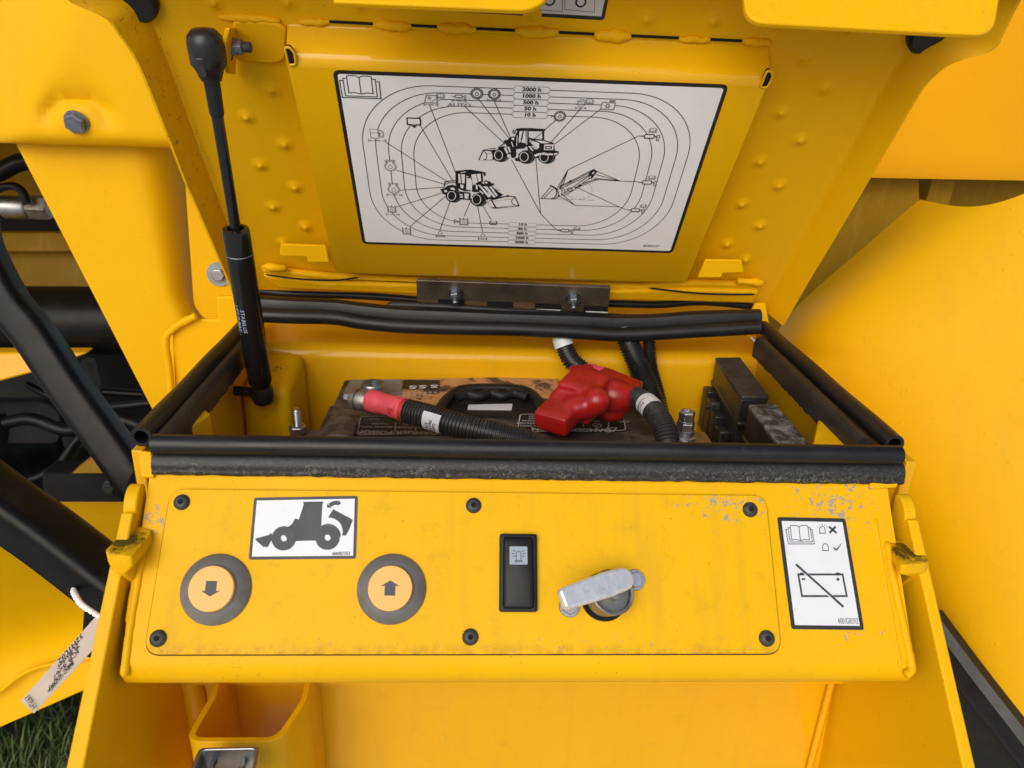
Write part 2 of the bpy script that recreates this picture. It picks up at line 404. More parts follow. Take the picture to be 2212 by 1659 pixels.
# ================================================================== battery box
XL, XR = -.2795, .2695
box = thing('battery_box', (0, .1, -.2), 'open yellow steel battery box with sloping front panel and side cheeks', 'battery box')
v0 = PANEL.uv(1100, 1005)[1]; v1 = PANEL.uv(1100, 1419)[1]
prof = [PANEL.P(0, v0), PANEL.P(0, v1)]
R_ = .0175; ang = rad(230); c0 = prof[1] + V((0, math.cos(ang + math.pi / 2), math.sin(ang + math.pi / 2))) * R_
for i in range(1, 13):
    a = ang - math.pi / 2 + rad(125) * i / 12
    prof.append(c0 + V((0, math.cos(a), math.sin(a))) * R_)
prof.append(prof[-1] + V((0, .03, -.002))); prof.append(V((0, .012, prof[-1].z - .004)))
b = B(); t = .004
inn = []
for i, p in enumerate(prof):
    q = prof[min(i + 1, len(prof) - 1)] - prof[max(i - 1, 0)]; nn = V((0, -q.z, q.y)).normalized(); inn.append(p - nn * t if (nn.dot(PANEL.n) > 0 or i > 3) else p + nn * t)
inn = [p + (V((0, .1, -.02)) - p).normalized() * t for p in prof]
ringL = [V((XL, p.y, p.z)) for p in prof] + [V((XL, p.y, p.z)) for p in inn[::-1]]
nx = 24
b.rings([[V((XL + (XR - XL) * k / nx, p.y, p.z)) for p in ringL] for k in range(nx + 1)])
obj('front_panel', b, 'yellow_front', box, smooth=40)
# side cheeks: thick plates whose front edges stand proud of the panel
def cheek(q, mat='yellow_paint'):
    it, ot, ib, ob = [PANEL.hit(x, y, .012) for x, y in q]
    up = PANEL.v * .075; dn = (ib - it); dno = (ob - ot)
    it2, ot2 = it + up * .55, ot + up * .55; ib2, ob2 = it + dn * 1.5, ot + dno * 1.5
    bk = -PANEL.n * .36
    f = [it2, ot2, ob2, ib2]
    return B().prism(f, [p + bk + V((0, 0, 0)) for p in f])
obj('side_cheek', cheek([(267, 1239), (240, 1239), (182, 1659), (145, 1659)]), 'yellow_paint', box, bevel=.0012)
obj('side_cheek', cheek([(1981, 1246), (2005, 1246), (2078, 1659), (2105, 1659)]), 'yellow_paint', box, bevel=.0012)
# recessed lower plate
obj('recess_plate', B().box2((-.31, .012, -.55), (.305, .018, -.105)), 'yellow_inside', box)
# lugs with dirty tops
def lug(top, zt, low, zl):
    a = rpoly([onZ(x, y, zt) for x, y in top], .004, 3)
    c = sum(a, V()) / len(a)
    l_ = rpoly([onZ(x, y, zl) for x, y in low], .004, 3); n = len(a)
    return B().rings([[p for p in a], [p - V((0, 0, .008)) for p in a], l_, [p - V((0, 0, .03)) + V((0, .02, 0)) for p in l_]])
LL = [(224, 1192), (283, 1204), (330, 1147), (285, 1130)]
obj('lug', lug(LL, -.05, [(240, 1236), (272, 1242), (318, 1190), (290, 1175)], -.066), 'yellow_lug', box, bevel=.0015, smooth=50)
LR = [(1920, 1166), (1983, 1171), (2010, 1216), (1948, 1222)]
obj('lug', lug(LR, -.055, [(1945, 1200), (1990, 1200), (2004, 1244), (1972, 1248)], -.071), 'yellow_lug', box, bevel=.0015, smooth=50)
# rounded knuckles above the lugs
def knob(x0, x1, px, py, off, r):
    c = PANEL.hit(px, py, off); k = 14
    ring = [c + PANEL.v * math.sin(a) * r * 1.55 + PANEL.n * math.cos(a) * r for a in [rad(-95 + 190 * i / k) for i in range(k + 1)]] 
    ring += [c - PANEL.n * .02 - PANEL.v * r * 1.5, ]
    ring.insert(0, c - PANEL.n * .02 - PANEL.v * r * 1.5) if False else None
    return B().prism([V((x0, p.y, p.z)) for p in ring], [V((x1, p.y, p.z)) for p in ring])
obj('knuckle', knob(-.291, -.2815, 300, 1085, .001, .0085), 'yellow_paint', box, bevel=.0012, smooth=50)
obj('knuckle', knob(.2745, .2835, 1945, 1105, .001, .0085), 'yellow_paint', box, bevel=.0012, smooth=50)
# short upright ends of the rim beside the front seal
def rimtab(q): return B().slab([PANEL.hit(x, y, .003) for x, y in q], .006, PANEL.n)
obj('rim_tab', rimtab([(296, 972), (327, 975), (332, 1032), (306, 1030), (300, 1000)]), 'yellow_front', box, bevel=.001)
obj('rim_tab', rimtab([(1937, 998), (1951, 1002), (1938, 1053), (1880, 1056), (1880, 1040), (1932, 1040)]), 'yellow_front', box, bevel=.001)
# weld beads
for pts, r in (([(318, 1150), (303, 1230), (284, 1340), (268, 1462)], .0030), ([(303, 1195), (290, 1260), (276, 1350)], .0022),
               ([(1915, 1170), (1928, 1250), (1950, 1350), (1966, 1425), (1968, 1448), (1955, 1458)], .0032), ([(1890, 1120), (1902, 1200), (1925, 1330), (1945, 1440)], .0016)):
    q = [PANEL.hit(x, y, -.0006) for x, y in pts]
    o = obj('weld_bead', weld(B(), q, r, 8, .07), 'yellow_paint', box, smooth=70)
o = obj('weld_bead', weld(B(), [V((.279, .01, -.125)), V((.277, .008, -.20)), V((.277, .008, -.26)), V((.277, .008, -.36))], .003, 10, .05), 'yellow_inside', box, smooth=70)
o = obj('weld_bead', weld(B(), [V((-.283, .01, -.125)), V((-.281, .008, -.20)), V((-.281, .008, -.36))], .009, 10, .1), 'yellow_inside', box, smooth=70)
# bent strap bracket welded under the panel
zt = -.205
pl = [onZ(x, y, zt) for x, y in [(467, 1476), (463, 1500), (440, 1537), (409, 1575)]] 
pr = [onZ(x, y, zt) for x, y in [(664, 1476), (660, 1505), (632, 1550), (606, 1590)]]
path = [V((pl[0].x, .012, zt))] + pl[:3] + [onZ(407, 1597, zt), onZ(598, 1597, zt)] + pr[:3][::-1] + [V((pr[0].x, .012, zt))]
path = rpoly(path, [0, .004, .01, .01, .01, .01, .01, .01, .004, 0], 6)
lf, rt = [], []
for i, p in enumerate(path):
    d = path[min(i + 1, len(path) - 1)] - path[max(i - 1, 0)]; nn = V((-d.y, d.x, 0)).normalized(); lf.append(p + nn * .0024); rt.append(p - nn * .0024)
b = B(); n = len(path)
b.rings([[lf[i], rt[i], rt[i] - V((0, 0, .14)), lf[i] - V((0, 0, .14))] for i in range(n)])
obj('strap_bracket', b, 'yellow_paint', box, bevel=.0008)
# walls of the box
b = B()
pr2 = [(.312, -.22), (.312, -.05)] + [(.312 + .016 * (1 - math.cos(rad(a))), -.05 + .016 * math.sin(rad(a))) for a in range(10, 91, 10)] + [(.40, -.034)]
b.grid([[V((x, y, z)) for x in (-.30, .30)] for y, z in pr2])
b.grid([[V((x, y, z)) for x in (-.30, .30)] for y, z in [(.40, -.034), (.40, -.05), (.33, -.05), (.33, -.22), (.312, -.22)]])
obj('rear_wall', b, 'yellow_inside', box, smooth=50)
b = B().box2((-.294, .0, -.22), (-.286, .33, -.006)); obj('side_wall', b, 'yellow_inside', box, bevel=.001)
b = B().box2((.286, .0, -.22), (.294, .33, -.006)); obj('side_wall', b, 'yellow_inside', box, bevel=.001)
obj('front_wall', B().box2((-.286, .006, -.22), (.286, .012, -.01)), 'yellow_inside', box)
obj('box_floor', B().box2((-.29, .0, -.226), (.29, .33, -.2205)), 'yellow_inside', box)
# pocket in the rear corner, corner gussets, rim strip behind the seal
b = B().prism([V(p) for p in ((-.2855, .215, -.215), (-.232, .215, -.215), (-.232, .311, -.215), (-.2855, .311, -.215))],
              [V(p) for p in ((-.2855, .222, -.048), (-.238, .222, -.048), (-.238, .311, -.040), (-.2855, .311, -.040))])
obj('corner_pocket', b, 'yellow_boss', box, bevel=.010, seg=4)
q = [(380, 944), (455, 892), (430, 874), (395, 915)]
obj('gusset', B().slab([onZ(x, y, -.012) for x, y in q], .05, (0, 0, 1)), 'yellow_front', box, bevel=.002)
q = [(1756, 962), (1768, 905), (1790, 903), (1850, 962)]
obj('gusset', B().slab([onZ(x, y, -.014) for x, y in q], .05, (0, 0, 1)), 'yellow_front', box, bevel=.002)
q = [(1580, 735), (1600, 735), (1592, 800), (1580, 800)]
# outer flank plates left of the box
b = B().slab([onY(x, y, .33) for x, y in [(372, 720), (400, 690), (470, 690), (466, 640), (540, 640), (560, 700), (560, 900), (380, 900)]], .006, (0, -1, 0))
obj('flank_plate', b, 'yellow_paint', box, bevel=.002)
b = B(); weld(b, [onY(x, y, .3255) for x, y in [(372, 880), (366, 800), (358, 735), (372, 712), (400, 694), (425, 682)]], .0042, 10, .10)
obj('weld_bead', b, 'yellow_paint', box, smooth=70)
obj('sky_block_plate', B().box2((-.33, .45, -.3), (.33, .456, .26)), 'yellow_inside', box)  # plate added behind the lid to block open sky from the rim
# right rear corner of the rim
b = B().slab([onY(x, y, .34) for x, y in [(1595, 690), (1625, 672), (1632, 655), (1655, 655), (1668, 735), (1640, 745)]], .006, (0, -1, 0))
obj('rim_corner', b, 'yellow_paint', box, bevel=.002)

# ================================================================== rubber seals round the opening
def seal_sec(r, n=20): return [(math.cos(2 * math.pi * j / n), math.sin(2 * math.pi * j / n)) for j in range(n)]
def hollow(b, pts, r, ri):
    pts = [V(p) for p in pts]; n = 22; up = V((0, 0, 1)); outer = []; inner = []
    for i, p in enumerate(pts):
        t = (pts[min(i + 1, len(pts) - 1)] - pts[max(i - 1, 0)]).normalized(); a = t.cross(up).normalized(); c = a.cross(t)
        outer.append([p + (a * math.cos(2 * math.pi * j / n) + c * math.sin(2 * math.pi * j / n)) * r for j in range(n)])
        inner.append([p + (a * math.cos(2 * math.pi * j / n) + c * math.sin(2 * math.pi * j / n)) * ri for j in range(n)])
    b.rings(outer, cap=False); b.rings([q[::-1] for q in inner], cap=False)
    for o_, i_ in ((outer[0], inner[0]), (outer[-1], inner[-1])):
        b.add(o_ + i_, [(j, (j + 1) % n, (j + 1) % n + n, j + n) for j in range(n)])
    return b
RS = .0072
sf = thing('rubber_seal', (0, .005, 0), 'black rubber bulb seal along the front rim above the sloping panel', 'seal', 'seals round the box opening')
fl, fr = onZ(331, 958, .002), onZ(1944, 983, .002)
b = hollow(B(), [fl + (fr - fl) * k / 12 + V((0, 0, random.uniform(-.0003, .0003))) for k in range(13)], RS, .005)
obj('bulb', b, 'rubber', sf, smooth=60)
a0 = PANEL.uv(333, 984)[1]; a1 = PANEL.uv(336, 1026)[1]
b = B(); uL, uR = PANEL.uv(336, 1000)[0], PANEL.uv(1943, 1020)[0]
pf = [(a0 + .002, -.004), (a0 + .003, .003), (a0 + .001, .0065), (a0 - .003, .008), (a0 - .008, .0075), (a1 + .003, .0055), (a1 + .0005, .004), (a1, .0005)]
pf = [(p.x, p.y) for p in spline([V((q[0], q[1], 0)) for q in pf], 4)]
def lowedge(k, a, o): return a + (random.uniform(-.0006, .0006) if a < a1 + .002 else 0)
b.rings([[PANEL.P(uL + (uR - uL) * k / 90, lowedge(k, a, o), o) for a, o in pf] for k in range(91)])
obj('clip_strip', b, 'rubber_dusty', sf, smooth=50)

def side_seal(P0, P1, Q0, Q1, label, wj):
    s = thing('rubber_seal', (P0 + P1) / 2, label, 'seal', 'seals round the box opening')
    pts = [P0 + (P1 - P0) * k / 14 for k in range(15)]
    obj('bulb', hollow(B(), [p + V((0, 0, .0004 * math.sin(k))) for k, p in enumerate(pts)], RS + .0006, .0052), 'rubber', s, smooth=60)
    # folded clip strip gripping the wall edge, inside of the bulb
    d = (Q1 - Q0); rows = []; nn = 60
    for k in range(nn + 1):
        p = Q0 + d * k / nn; h = .014 + random.uniform(-.0012, .0012)
        sec = [(-.006, .004), (-.004, .0075), (0, .0085), (.0045, .006), (.006, 0), (.006, -h), (.003, -h), (.002, -.002), (-.004, -.002), (-.004, -h), (-.0065, -h)]
        rows.append([p + V((q[0] * wj, 0, q[1])) for q in sec])
    obj('clip_strip', B().rings(rows), 'rubber_side', s, smooth=50)
    return s
side_seal(onZ(305, 944, .002), onZ(532, 700, .004), onZ(347, 962, -.006), onZ(548, 722, -.004), 'black rubber bulb seal on the side rim beneath the gas strut', 1)
side_seal(onZ(1932, 960, .002), onZ(1648, 708, .004), onZ(1868, 966, -.006), onZ(1640, 742, -.004), 'black rubber bulb seal on the side rim next to the black fuse boxes', -1)
sb = thing('rubber_seal', (0, .31, 0), 'wavy double-lipped black rubber seal along the rear rim below the hinge', 'seal', 'seals round the box opening')
def zb(px, py, y): return onY(px, py, y)
low = [(556, 700), (640, 704), (720, 706), (780, 716), (860, 724), (960, 728), (1100, 731), (1240, 737), (1330, 743), (1420, 740), (1500, 735), (1640, 727)]
low = [(x, y - 17) for x, y in low]
obj('bulb', B().tube(spline([zb(x, y - 3, .291) for x, y in low], 6), .0080, 16), 'rubber', sb, smooth=60)
up_ = [(556, 673), (640, 678), (720, 681), (780, 688), (860, 696), (960, 700), (1100, 706), (1240, 710), (1330, 714), (1420, 712), (1500, 706), (1640, 702)]
obj('clip_strip', B().tube(spline([zb(x, y - 17, .305) for x, y in up_], 6), .0082, 16, sec=[(-1.1, -1), (1.1, -1), (1.2, .2), (.9, .9), (.2, 1.15), (-.6, 1.0), (-1.1, .4)]), 'rubber', sb, smooth=35)
up2 = [(556, 657), (680, 664), (760, 668), (838, 671), (850, 663), (960, 667), (1100, 676), (1240, 684), (1380, 691), (1500, 694), (1560, 692), (1638, 681)]
obj('lip', B().tube(spline([zb(x, y - 4, .318) for x, y in up2], 6), .004, 12), 'rubber_side', sb, smooth=60)

# ================================================================== control plate
cp = thing('control_plate', PANEL.hit(1000, 1250, 0), 'yellow control plate with rounded corners screwed onto the sloping front panel', 'control panel')
cor = [(371, 1057), (1652, 1071), (1686, 1412), (313, 1414)]
uvp = [V((*PANEL.uv(x, y), 0)) for x, y in cor]
b = B().slab([PANEL.P(p.x, p.y, .0026) for p in rpoly(uvp, .011, 8)], .0022, PANEL.n)
obj('plate', b, 'yellow_plate', cp, bevel=.0006, seg=2)
gap = B().slab([PANEL.P(p.x, p.y, .0005) for p in rpoly([q + V((sx * .0008, sy * .0008, 0)) for q, (sx, sy) in zip(uvp, ((-1, .2), (1, .2), (1, -1), (-1, -1)))], .0115, 8)], .0003, PANEL.n)
obj('plate_gap', gap, 'dark_hole', cp)  # thin dark sheet standing in for the shaded gap round the plate
sm = B().lathe([(.0001, .0030), (.0030, .0031), (.0044, .0024), (.0055, .0012), (.0057, .0), (.0057, -.0005)], M.Identity(4), 28)
scr = mesh('screw', sm, 50)
so = B().lathe([(.0021, .00325), (.0021, .0034), (.0015, .0033), (.0013, .0026)], M.Identity(4), 6, cap=True)
sock = mesh('hex_socket', so)
for (x, y) in ((393, 1085), (1023, 1092), (1620, 1101), (342, 1379), (1016, 1376), (1656, 1379)):
    o = place('screw', scr, 'screw_black', cp, PANEL.mat(x, y, .0026, random.uniform(0, 6)))
    place('hex_socket', sock, 'dark_hole', o, M.Identity(4))

# push buttons
def button(px, py, up, label):
    m = PANEL.mat(px, py, .0026)
    t = thing('push_button', m.translation, label, 'button', 'round push buttons on the control plate')
    b = B().lathe([(.0240, 0), (.0240, .0012), (.0232, .0024), (.0195, .0058), (.0170, .0075), (.0155, .0080), (.0152, .0085)], m, 56)
    obj('rubber_surround', b, 'rubber_grey', t, smooth=50)
    b = B().lathe([(.0152, .006), (.0152, .0108), (.0148, .0113), (.0001, .0115)], m, 56)
    c = obj('cap', b, 'amber', t, smooth=40)
    F = Frame(m @ V((0, 0, .0117)), PANEL.u, PANEL.v)
    k = 1 if up else -1
    s_ = .0066
    ar = [(-.55 * s_, -.75 * s_ * k), (.55 * s_, -.75 * s_ * k), (.55 * s_, .25 * s_ * k), (.98 * s_, .2 * s_ * k), (0, .78 * s_ * k), (-.98 * s_, .2 * s_ * k), (-.55 * s_, .25 * s_ * k)]
    obj('arrow', B().fill(F, ar, 0), 'ink_blue', c)
button(467, 1273, False, 'round push button with a black down arrow on its orange cap')
button(846, 1272, True, 'round push button with a black up arrow on its orange cap')

# rocker switch
m = PANEL.mat(1119, 1237, .0026)
rs = thing('rocker_switch', m.translation, 'black rocker switch with a white beacon symbol on the control plate', 'switch')
F = Frame(m.translation, PANEL.u, PANEL.v)
def rr2(w_, h_, r): return [(p.x, p.y) for p in rpoly([V((-w_, -h_, 0)), V((w_, -h_, 0)), V((w_, h_, 0)), V((-w_, h_, 0))], r, 5)]
su, sv = .0134, .0268
o1 = [F.P(a, c, 0) for a, c in rr2(su, sv, .002)]; o2 = [F.P(a, c, .0035) for a, c in rr2(su, sv, .002)]
o3 = [F.P(a, c, .0045) for a, c in rr2(su - .0012, sv - .0012, .002)]; i1 = [F.P(a, c, .0045) for a, c in rr2(su - .0026, sv - .0022, .0025)]; i2 = [F.P(a, c, .001) for a, c in rr2(su - .003, sv - .0026, .0025)]
obj('bezel', B().rings([o1, o2, o3, i1, i2]), 'switch_black', rs, smooth=40)
def rk(a, c): return .0068 - .0030 * (c / sv)            # tilted rocker
k1 = [F.P(a, c, .0005) for a, c in rr2(su - .0033, sv - .0031, .003)]; k2 = [F.P(a, c, rk(a, c) - .001) for a, c in rr2(su - .0033, sv - .0031, .003)]
k3 = [F.P(a, c, rk(a, c)) for a, c in rr2(su - .0045, sv - .0043, .003)]
ro = obj('rocker', B().rings([k1, k2, k3]), 'switch_black', rs, smooth=40)
FR = Frame(F.P(0, .0115, rk(0, .0115) + .0002), PANEL.u, (F.P(0, 1, -.0030 / sv) - F.P(0, 0, 0)))
b = B().slab([FR.P(a, c, .0003) for a, c in rr2(.0064, .0064, .0008)], .0004, FR.n)
lens = obj('lens', b, 'icon_white', ro, bevel=.0002)
b = B(); z = .0005; lw = .00045
b.line(FR, [(-.0017, -.0037), (-.0017, .0012)] + circ((0, .0012), .0017, 9, math.pi, 0) + [(.0017, -.0037)], lw, z)
b.line(FR, [(-.0026, -.0046), (.0026, -.0046), (.0023, -.0037), (-.0023, -.0037)], lw, z, True)
for a in (-32, 0, 32):
    for s_ in (-1, 1):
        c_ = math.cos(rad(a)); n_ = math.sin(rad(a)); b.line(FR, [(s_ * .0028 * c_, .0012 + .0028 * n_), (s_ * .0048 * c_, .0012 + .0046 * n_)], lw, z)
obj('beacon_symbol', b, 'ink_blue', lens)

# battery isolator with turn handle
m = PANEL.mat(1305, 1289, .0026)
iso = thing('isolator_switch', m.translation, 'silver cast-metal turn handle on a round barrel in the control plate', 'switch')
obj('opening', B().lathe([(.0168, .0), (.0168, .0008), (.0001, .0008)], m, 40), 'dark_hole', iso)
tl = m @ M.Rotation(rad(-10), 4, 'X') @ M.Rotation(rad(12), 4, 'Y')
obj('barrel', B().lathe([(.0140, 0), (.0140, .006), (.0147, .0065), (.0147, .011), (.0154, .0115), (.0158, .016), (.0150, .0168), (.0134, .0165), (.0128, .0135), (.0001, .013)], tl, 44), 'zinc_dull', iso, smooth=40)
Fh = Frame(tl @ V((0, 0, .022)), tl.to_3x3() @ V((1, 0, 0)), tl.to_3x3() @ V((0, 1, 0)))
pA = Fh.uv(1335, 1255); pB = Fh.uv(1205, 1300)
d = V((pB[0] - pA[0], pB[1] - pA[1])); L = d.length; d.normalize(); nn = V((-d.y, d.x))
hw = .0086
out = [V(pA) + d * a + nn * c for a, c in [(-.004, -hw * .9), (.01, -hw), (L - .003, -hw * .82), (L, -hw * .7), (L, hw * .7), (L - .003, hw * .82), (.01, hw), (-.004, hw * .9)] + [(-.004 - hw * .9 * math.sin(t_), hw * .9 * math.cos(t_)) for t_ in (.5, 1.05, 1.57, 2.1, 2.64)]]
def hz(q): return .006 * ((q - V(pA)).dot(d) / L)
lo_ = [Fh.P(q.x, q.y, -.004 + hz(q)) for q in out]; hi_ = [Fh.P(q.x, q.y, .004 + hz(q)) for q in out]
obj('handle', B().prism(hi_, lo_), 'cast_zinc', iso, bevel=.0030, seg=4, ang=25)
obj('spindle', B().lathe([(.006, .012), (.006, .021)], tl, 24), 'zinc_dull', iso, smooth=40)
hexb = B().lathe([(.0074, 0), (.0074, .0010), (.0070, .0014), (.0056, .0014)], M.Identity(4), 32)
hexb.lathe([(.0058, .0012), (.0058, .0042), (.0053, .0048), (.0001, .0048)], M.Identity(4), 6)
hm = mesh('bolt', hexb, 35)
place('bolt', hm, 'zinc_blue', iso, PANEL.mat(1371, 1253, .0026, .2))
place('bolt', hm, 'zinc_blue', iso, PANEL.mat(1230, 1310, .0026, .5))

# ================================================================== open lid
OW = -.025                                     # the web of the lid lies this far behind the raised pan
lid = thing('box_lid', (0, .345, .02), 'open yellow lid with raised inner pan, dimples and folded side flanges', 'lid')
wl = LID.hit(560, 600, OW); 
def lp(x, y, o=0): return LID.hit(x, y, o)
vbot = LID.uv(1100, 640, OW)[1]; vtop = LID.uv(1100, -160, OW)[1]
UL, UR = -.300, .296
# web as a grid, outlines widened to ears at the top
b = B().slab([LID.P(UL, vbot, OW), LID.P(UR, vbot, OW), LID.P(UR, vtop, OW), LID.P(UL, vtop, OW)], .003, LID.n)
obj('web', b, 'yellow_lid', lid)
def flange(edge, sgn, u0):
    E_ = spline([lp(x, y, .0) for x, y in edge], 6)
    inner = []; mid = []
    for p in E_:
        q = p - LID.p; vv = q.dot(LID.v); uu = q.dot(LID.u)
        base = LID.P(u0, vv, OW)
        inner.append(base); mid.append(LID.P(u0 + (uu - u0) * .35, vv, OW + .004))
    t_ = LID.u * sgn * .0026
    top = [inner, [LID.P((p - LID.p).dot(LID.u) * .3 + u0 * .7, (p - LID.p).dot(LID.v), OW + .001) for p in E_], mid, [m_.lerp(e_, .5) for m_, e_ in zip(mid, E_)], E_]
    back = [[p + t_ - LID.n * .001 for p in E_], [p + t_ - LID.n * .003 for p in inner]]
    return B().grid(top + back)
EL = [(118, -60), (150, 0), (232, 40), (262, 78), (290, 118), (315, 170), (345, 245), (371, 311), (402, 392), (432, 460), (462, 530), (492, 600), (520, 670), (530, 700)]
obj('side_flange', flange(EL, -1, UL), 'yellow_flange', lid, smooth=40)
ER = [(2245, -60), (2201, 0), (2165, 70), (2150, 100), (2125, 116), (2075, 130), (2045, 142), (2015, 165), (1985, 200), (1930, 293), (1870, 396), (1800, 515), (1740, 615), (1690, 703)]
obj('side_flange', flange(ER, 1, UR), 'yellow_lid', lid, smooth=40)
# raised pan
u0, u1 = LID.uv(612, 112)[0], LID.uv(1668, 165)[0]
vt = LID.uv(1140, 139)[1]; vs = LID.uv(1140, 72, OW)[1]; vbm = LID.uv(1110, 610)[1]
pv = [(vbm - .004, OW - .001), (vbm, -.010), (vbm + .003, -.003), (vbm + .010, 0), (vt - .012, 0)] + \
     [(vt - .012 + .012 * math.sin(rad(a)), -.012 + .012 * math.cos(rad(a))) for a in (15, 30, 45, 60, 72)] + [(vs - .004, OW + .003), (vs, OW - .001)]
b = B(); nx = 30
def edge_u(v_): 
    k = max(0, (vbm + .022 - v_) / .022); return .010 * k * k
b.rings([[LID.P((u0 + edge_u(v_)) + ((u1 - edge_u(v_)) - (u0 + edge_u(v_))) * k / nx, v_, o_) for v_, o_ in pv] for k in range(nx + 1)])
pan = obj('pan', b, 'yellow_pan', lid, smooth=40, bevel=.003, seg=3)
# open ends of the rolled edge
for px, py, s_ in ((628, 123, -1), (1657, 173, 1)):
    Fm = LID.uv(px, py, .0006)
    pts = [V((Fm[0] + a, Fm[1] + c, 0)) for a, c in [(-.0032, -.0075), (.003, -.0065), (.0035, .004), (0, .0085), (-.0032, .0075)]]
    obj('end_opening', B().slab([LID.P(p.x, p.y, .0006) for p in rpoly(pts, .0025, 4)], .004, LID.n), 'dark_hole', lid)
    obj('opening_rim', B().tube([LID.P(p.x, p.y, .0004) for p in rpoly([q * 1.0 for q in pts], .0025, 4)] + [LID.P(*rpoly(pts, .0025, 4)[0][:2], .0004)], .0011, 8), 'yellow_pan', lid, smooth=60)
# dark slots and weld beads along the seam above the pan
def seam(x): return 45 + (x - 640) * (92 - 45) / (1650 - 640)
for x0, x1 in ((648, 672), (705, 806), (888, 946), (1028, 1112), (1208, 1284), (1362, 1470), (1532, 1604)):
    q = [(x0, seam(x0) - 1.4), (x1, seam(x1) - 1.4), (x1, seam(x1) + 1.8), (x0, seam(x0) + 1.8)]
    obj('seam_slot', B().slab([lp(x, y, OW + .0022) for x, y in q], .004, LID.n), 'dark_hole', lid)
for xc, w_, h_ in ((540, 66, 9), (678, 34, 8), (848, 42, 10), (987, 42, 11), (1160, 46, 12), (1323, 40, 13), (1500, 34, 8), (1635, 32, 9)):
    y = seam(xc); p0, p1 = lp(xc - w_, seam(xc - w_), OW + .001), lp(xc + w_, seam(xc + w_), OW + .001)
    pts = [p0.lerp(p1, k / 12) for k in range(13)]
    rsz = [(h_ / 2600) * (math.sin(math.pi * (k + .6) / 13.2) ** .45) * random.uniform(.85, 1.15) for k in range(13)]
    o = obj('weld_bead', B().tube([p + LID.v * random.uniform(-.0008, .0008) for p in pts], rsz, 10), 'yellow_lid', lid, smooth=80)
# dimples pressed into the web
dm = B(); n_ = 20
dm.lathe([(.0125 - .0125 * k / 14 + .0001, -.0002 + .0026 * math.exp(-((.0125 - .0125 * k / 14) / .0060) ** 2) + .0013 * (1 if k > 11.5 else 0)) for k in range(15)], M.Identity(4), 28)
dme = mesh('dimple', dm, 80)
DP = [(587, 193), (533, 252), (615, 311), (563, 356), (638, 404), (590, 446), (660, 489), (612, 523),
      (1738, 126), (1780, 190), (1686, 243), (1729, 302), (1641, 349), (1683, 400), (1602, 440), (1641, 487), (1570, 526), (1610, 560),
      (1396, 40), (1542, 44), (1692, 54), (1838, 64), (1150, 26), (937, 12), (775, 8), (622, 4), (463, 4), (330, -12)]
for x, y in DP:
    place('dimple', dme, 'yellow_lid', lid, LID.mat(x, y, OW))
# stepped tabs beside the foot of the pan
def step(q, o=-.004):
    FS = Frame(lp(*q[0], o), (1, 0, 0), (0, -.18, 1)); return B().slab([FS.hit(x, y) for x, y in q], .004, FS.n)
obj('stop_tab', step([(606, 527), (703, 531), (712, 567), (664, 567), (662, 555), (603, 553)]), 'yellow_paint', lid, bevel=.001)
obj('stop_tab', step([(1524, 561), (1602, 562), (1607, 589), (1562, 590), (1558, 600), (1508, 600)]), 'yellow_paint', lid, bevel=.001)
# folded lower lips
def band(q, o, t_): return B().slab([lp(x, y, o) for x, y in q], t_, LID.n)
obj('lower_lip', band([(562, 582), (720, 598), (860, 606), (1380, 620), (1500, 612), (1645, 616), (1632, 640), (1500, 634), (1100, 622), (760, 608), (575, 602)], -.014, .008), 'yellow_lid', lid, bevel=.003, seg=3)
obj('lower_lip', band([(566, 596), (700, 612), (900, 617), (1320, 630), (1480, 627), (1640, 630), (1628, 655), (1100, 644), (900, 637), (600, 624)], -.010, .007), 'yellow_lid', lid, bevel=.003, seg=3)
o = obj('lip_crease', B().tube(spline([lp(x, y, -.0085) for x, y in [(572, 593), (640, 602), (720, 606), (775, 599)]], 6), [.0002] + [.0010] * 17 + [.0002], 8), 'dark_hole', lid, smooth=60)
o = obj('lip_crease', B().tube(spline([lp(x, y, -.0085) for x, y in [(1400, 622), (1500, 633), (1570, 636), (1632, 636)]], 6), [.0002] + [.0010] * 17 + [.0002], 8), 'dark_hole', lid, smooth=60)
for x0, x1, y in ((566, 620, 576), (1590, 1650, 607)):
    b = weld(B(), [lp(x0, y, -.012), lp((x0 + x1) / 2, y + 2, -.010), lp(x1, y + 4, -.013)], .004, 9, .3)
    obj('weld_bead', b, 'yellow_lid', lid, smooth=80)
vf = LID.uv(1100, -75, OW)[1]
obj('top_flange', B().slab([LID.P(-.36, vf, OW - .002), LID.P(.36, vf, OW - .002), LID.P(.36, LID.uv(1100, -90, .02)[1], .02), LID.P(-.36, LID.uv(1100, -90, .02)[1], .02)], .003, LID.v), 'yellow_lid', lid)
# bright flaps folded over at the free edge of the lid
FT = Frame(lp(1200, 12, .05), (1, 0, 0), V((0, .62, .78)))
def flap(q, r): 
    pts = rpoly([V((*FT.uv(x, y), 0)) for x, y in q], r, 6)
    return B().slab([FT.P(p.x, p.y, 0) for p in pts], .005, FT.n)
obj('edge_flap', flap([(720, -130), (1250, -130), (1178, 2), (1142, 21), (720, 4)], [0, 0, .006, .008, 0]), 'yellow_front', lid, bevel=.0012)
obj('edge_flap', flap([(1598, -120), (2180, -120), (2146, 76), (1612, 47)], [0, 0, .014, .014]), 'yellow_front', lid, bevel=.0012)
for x, y in ((292, -8), (2008, 66)):
    mm = LID.mat(x, y, OW)
    obj('bump_stop', B().lathe([(.018, 0), (.018, .006), (.015, .009), (.0001, .009)], mm, 32), 'rubber', lid, smooth=40)
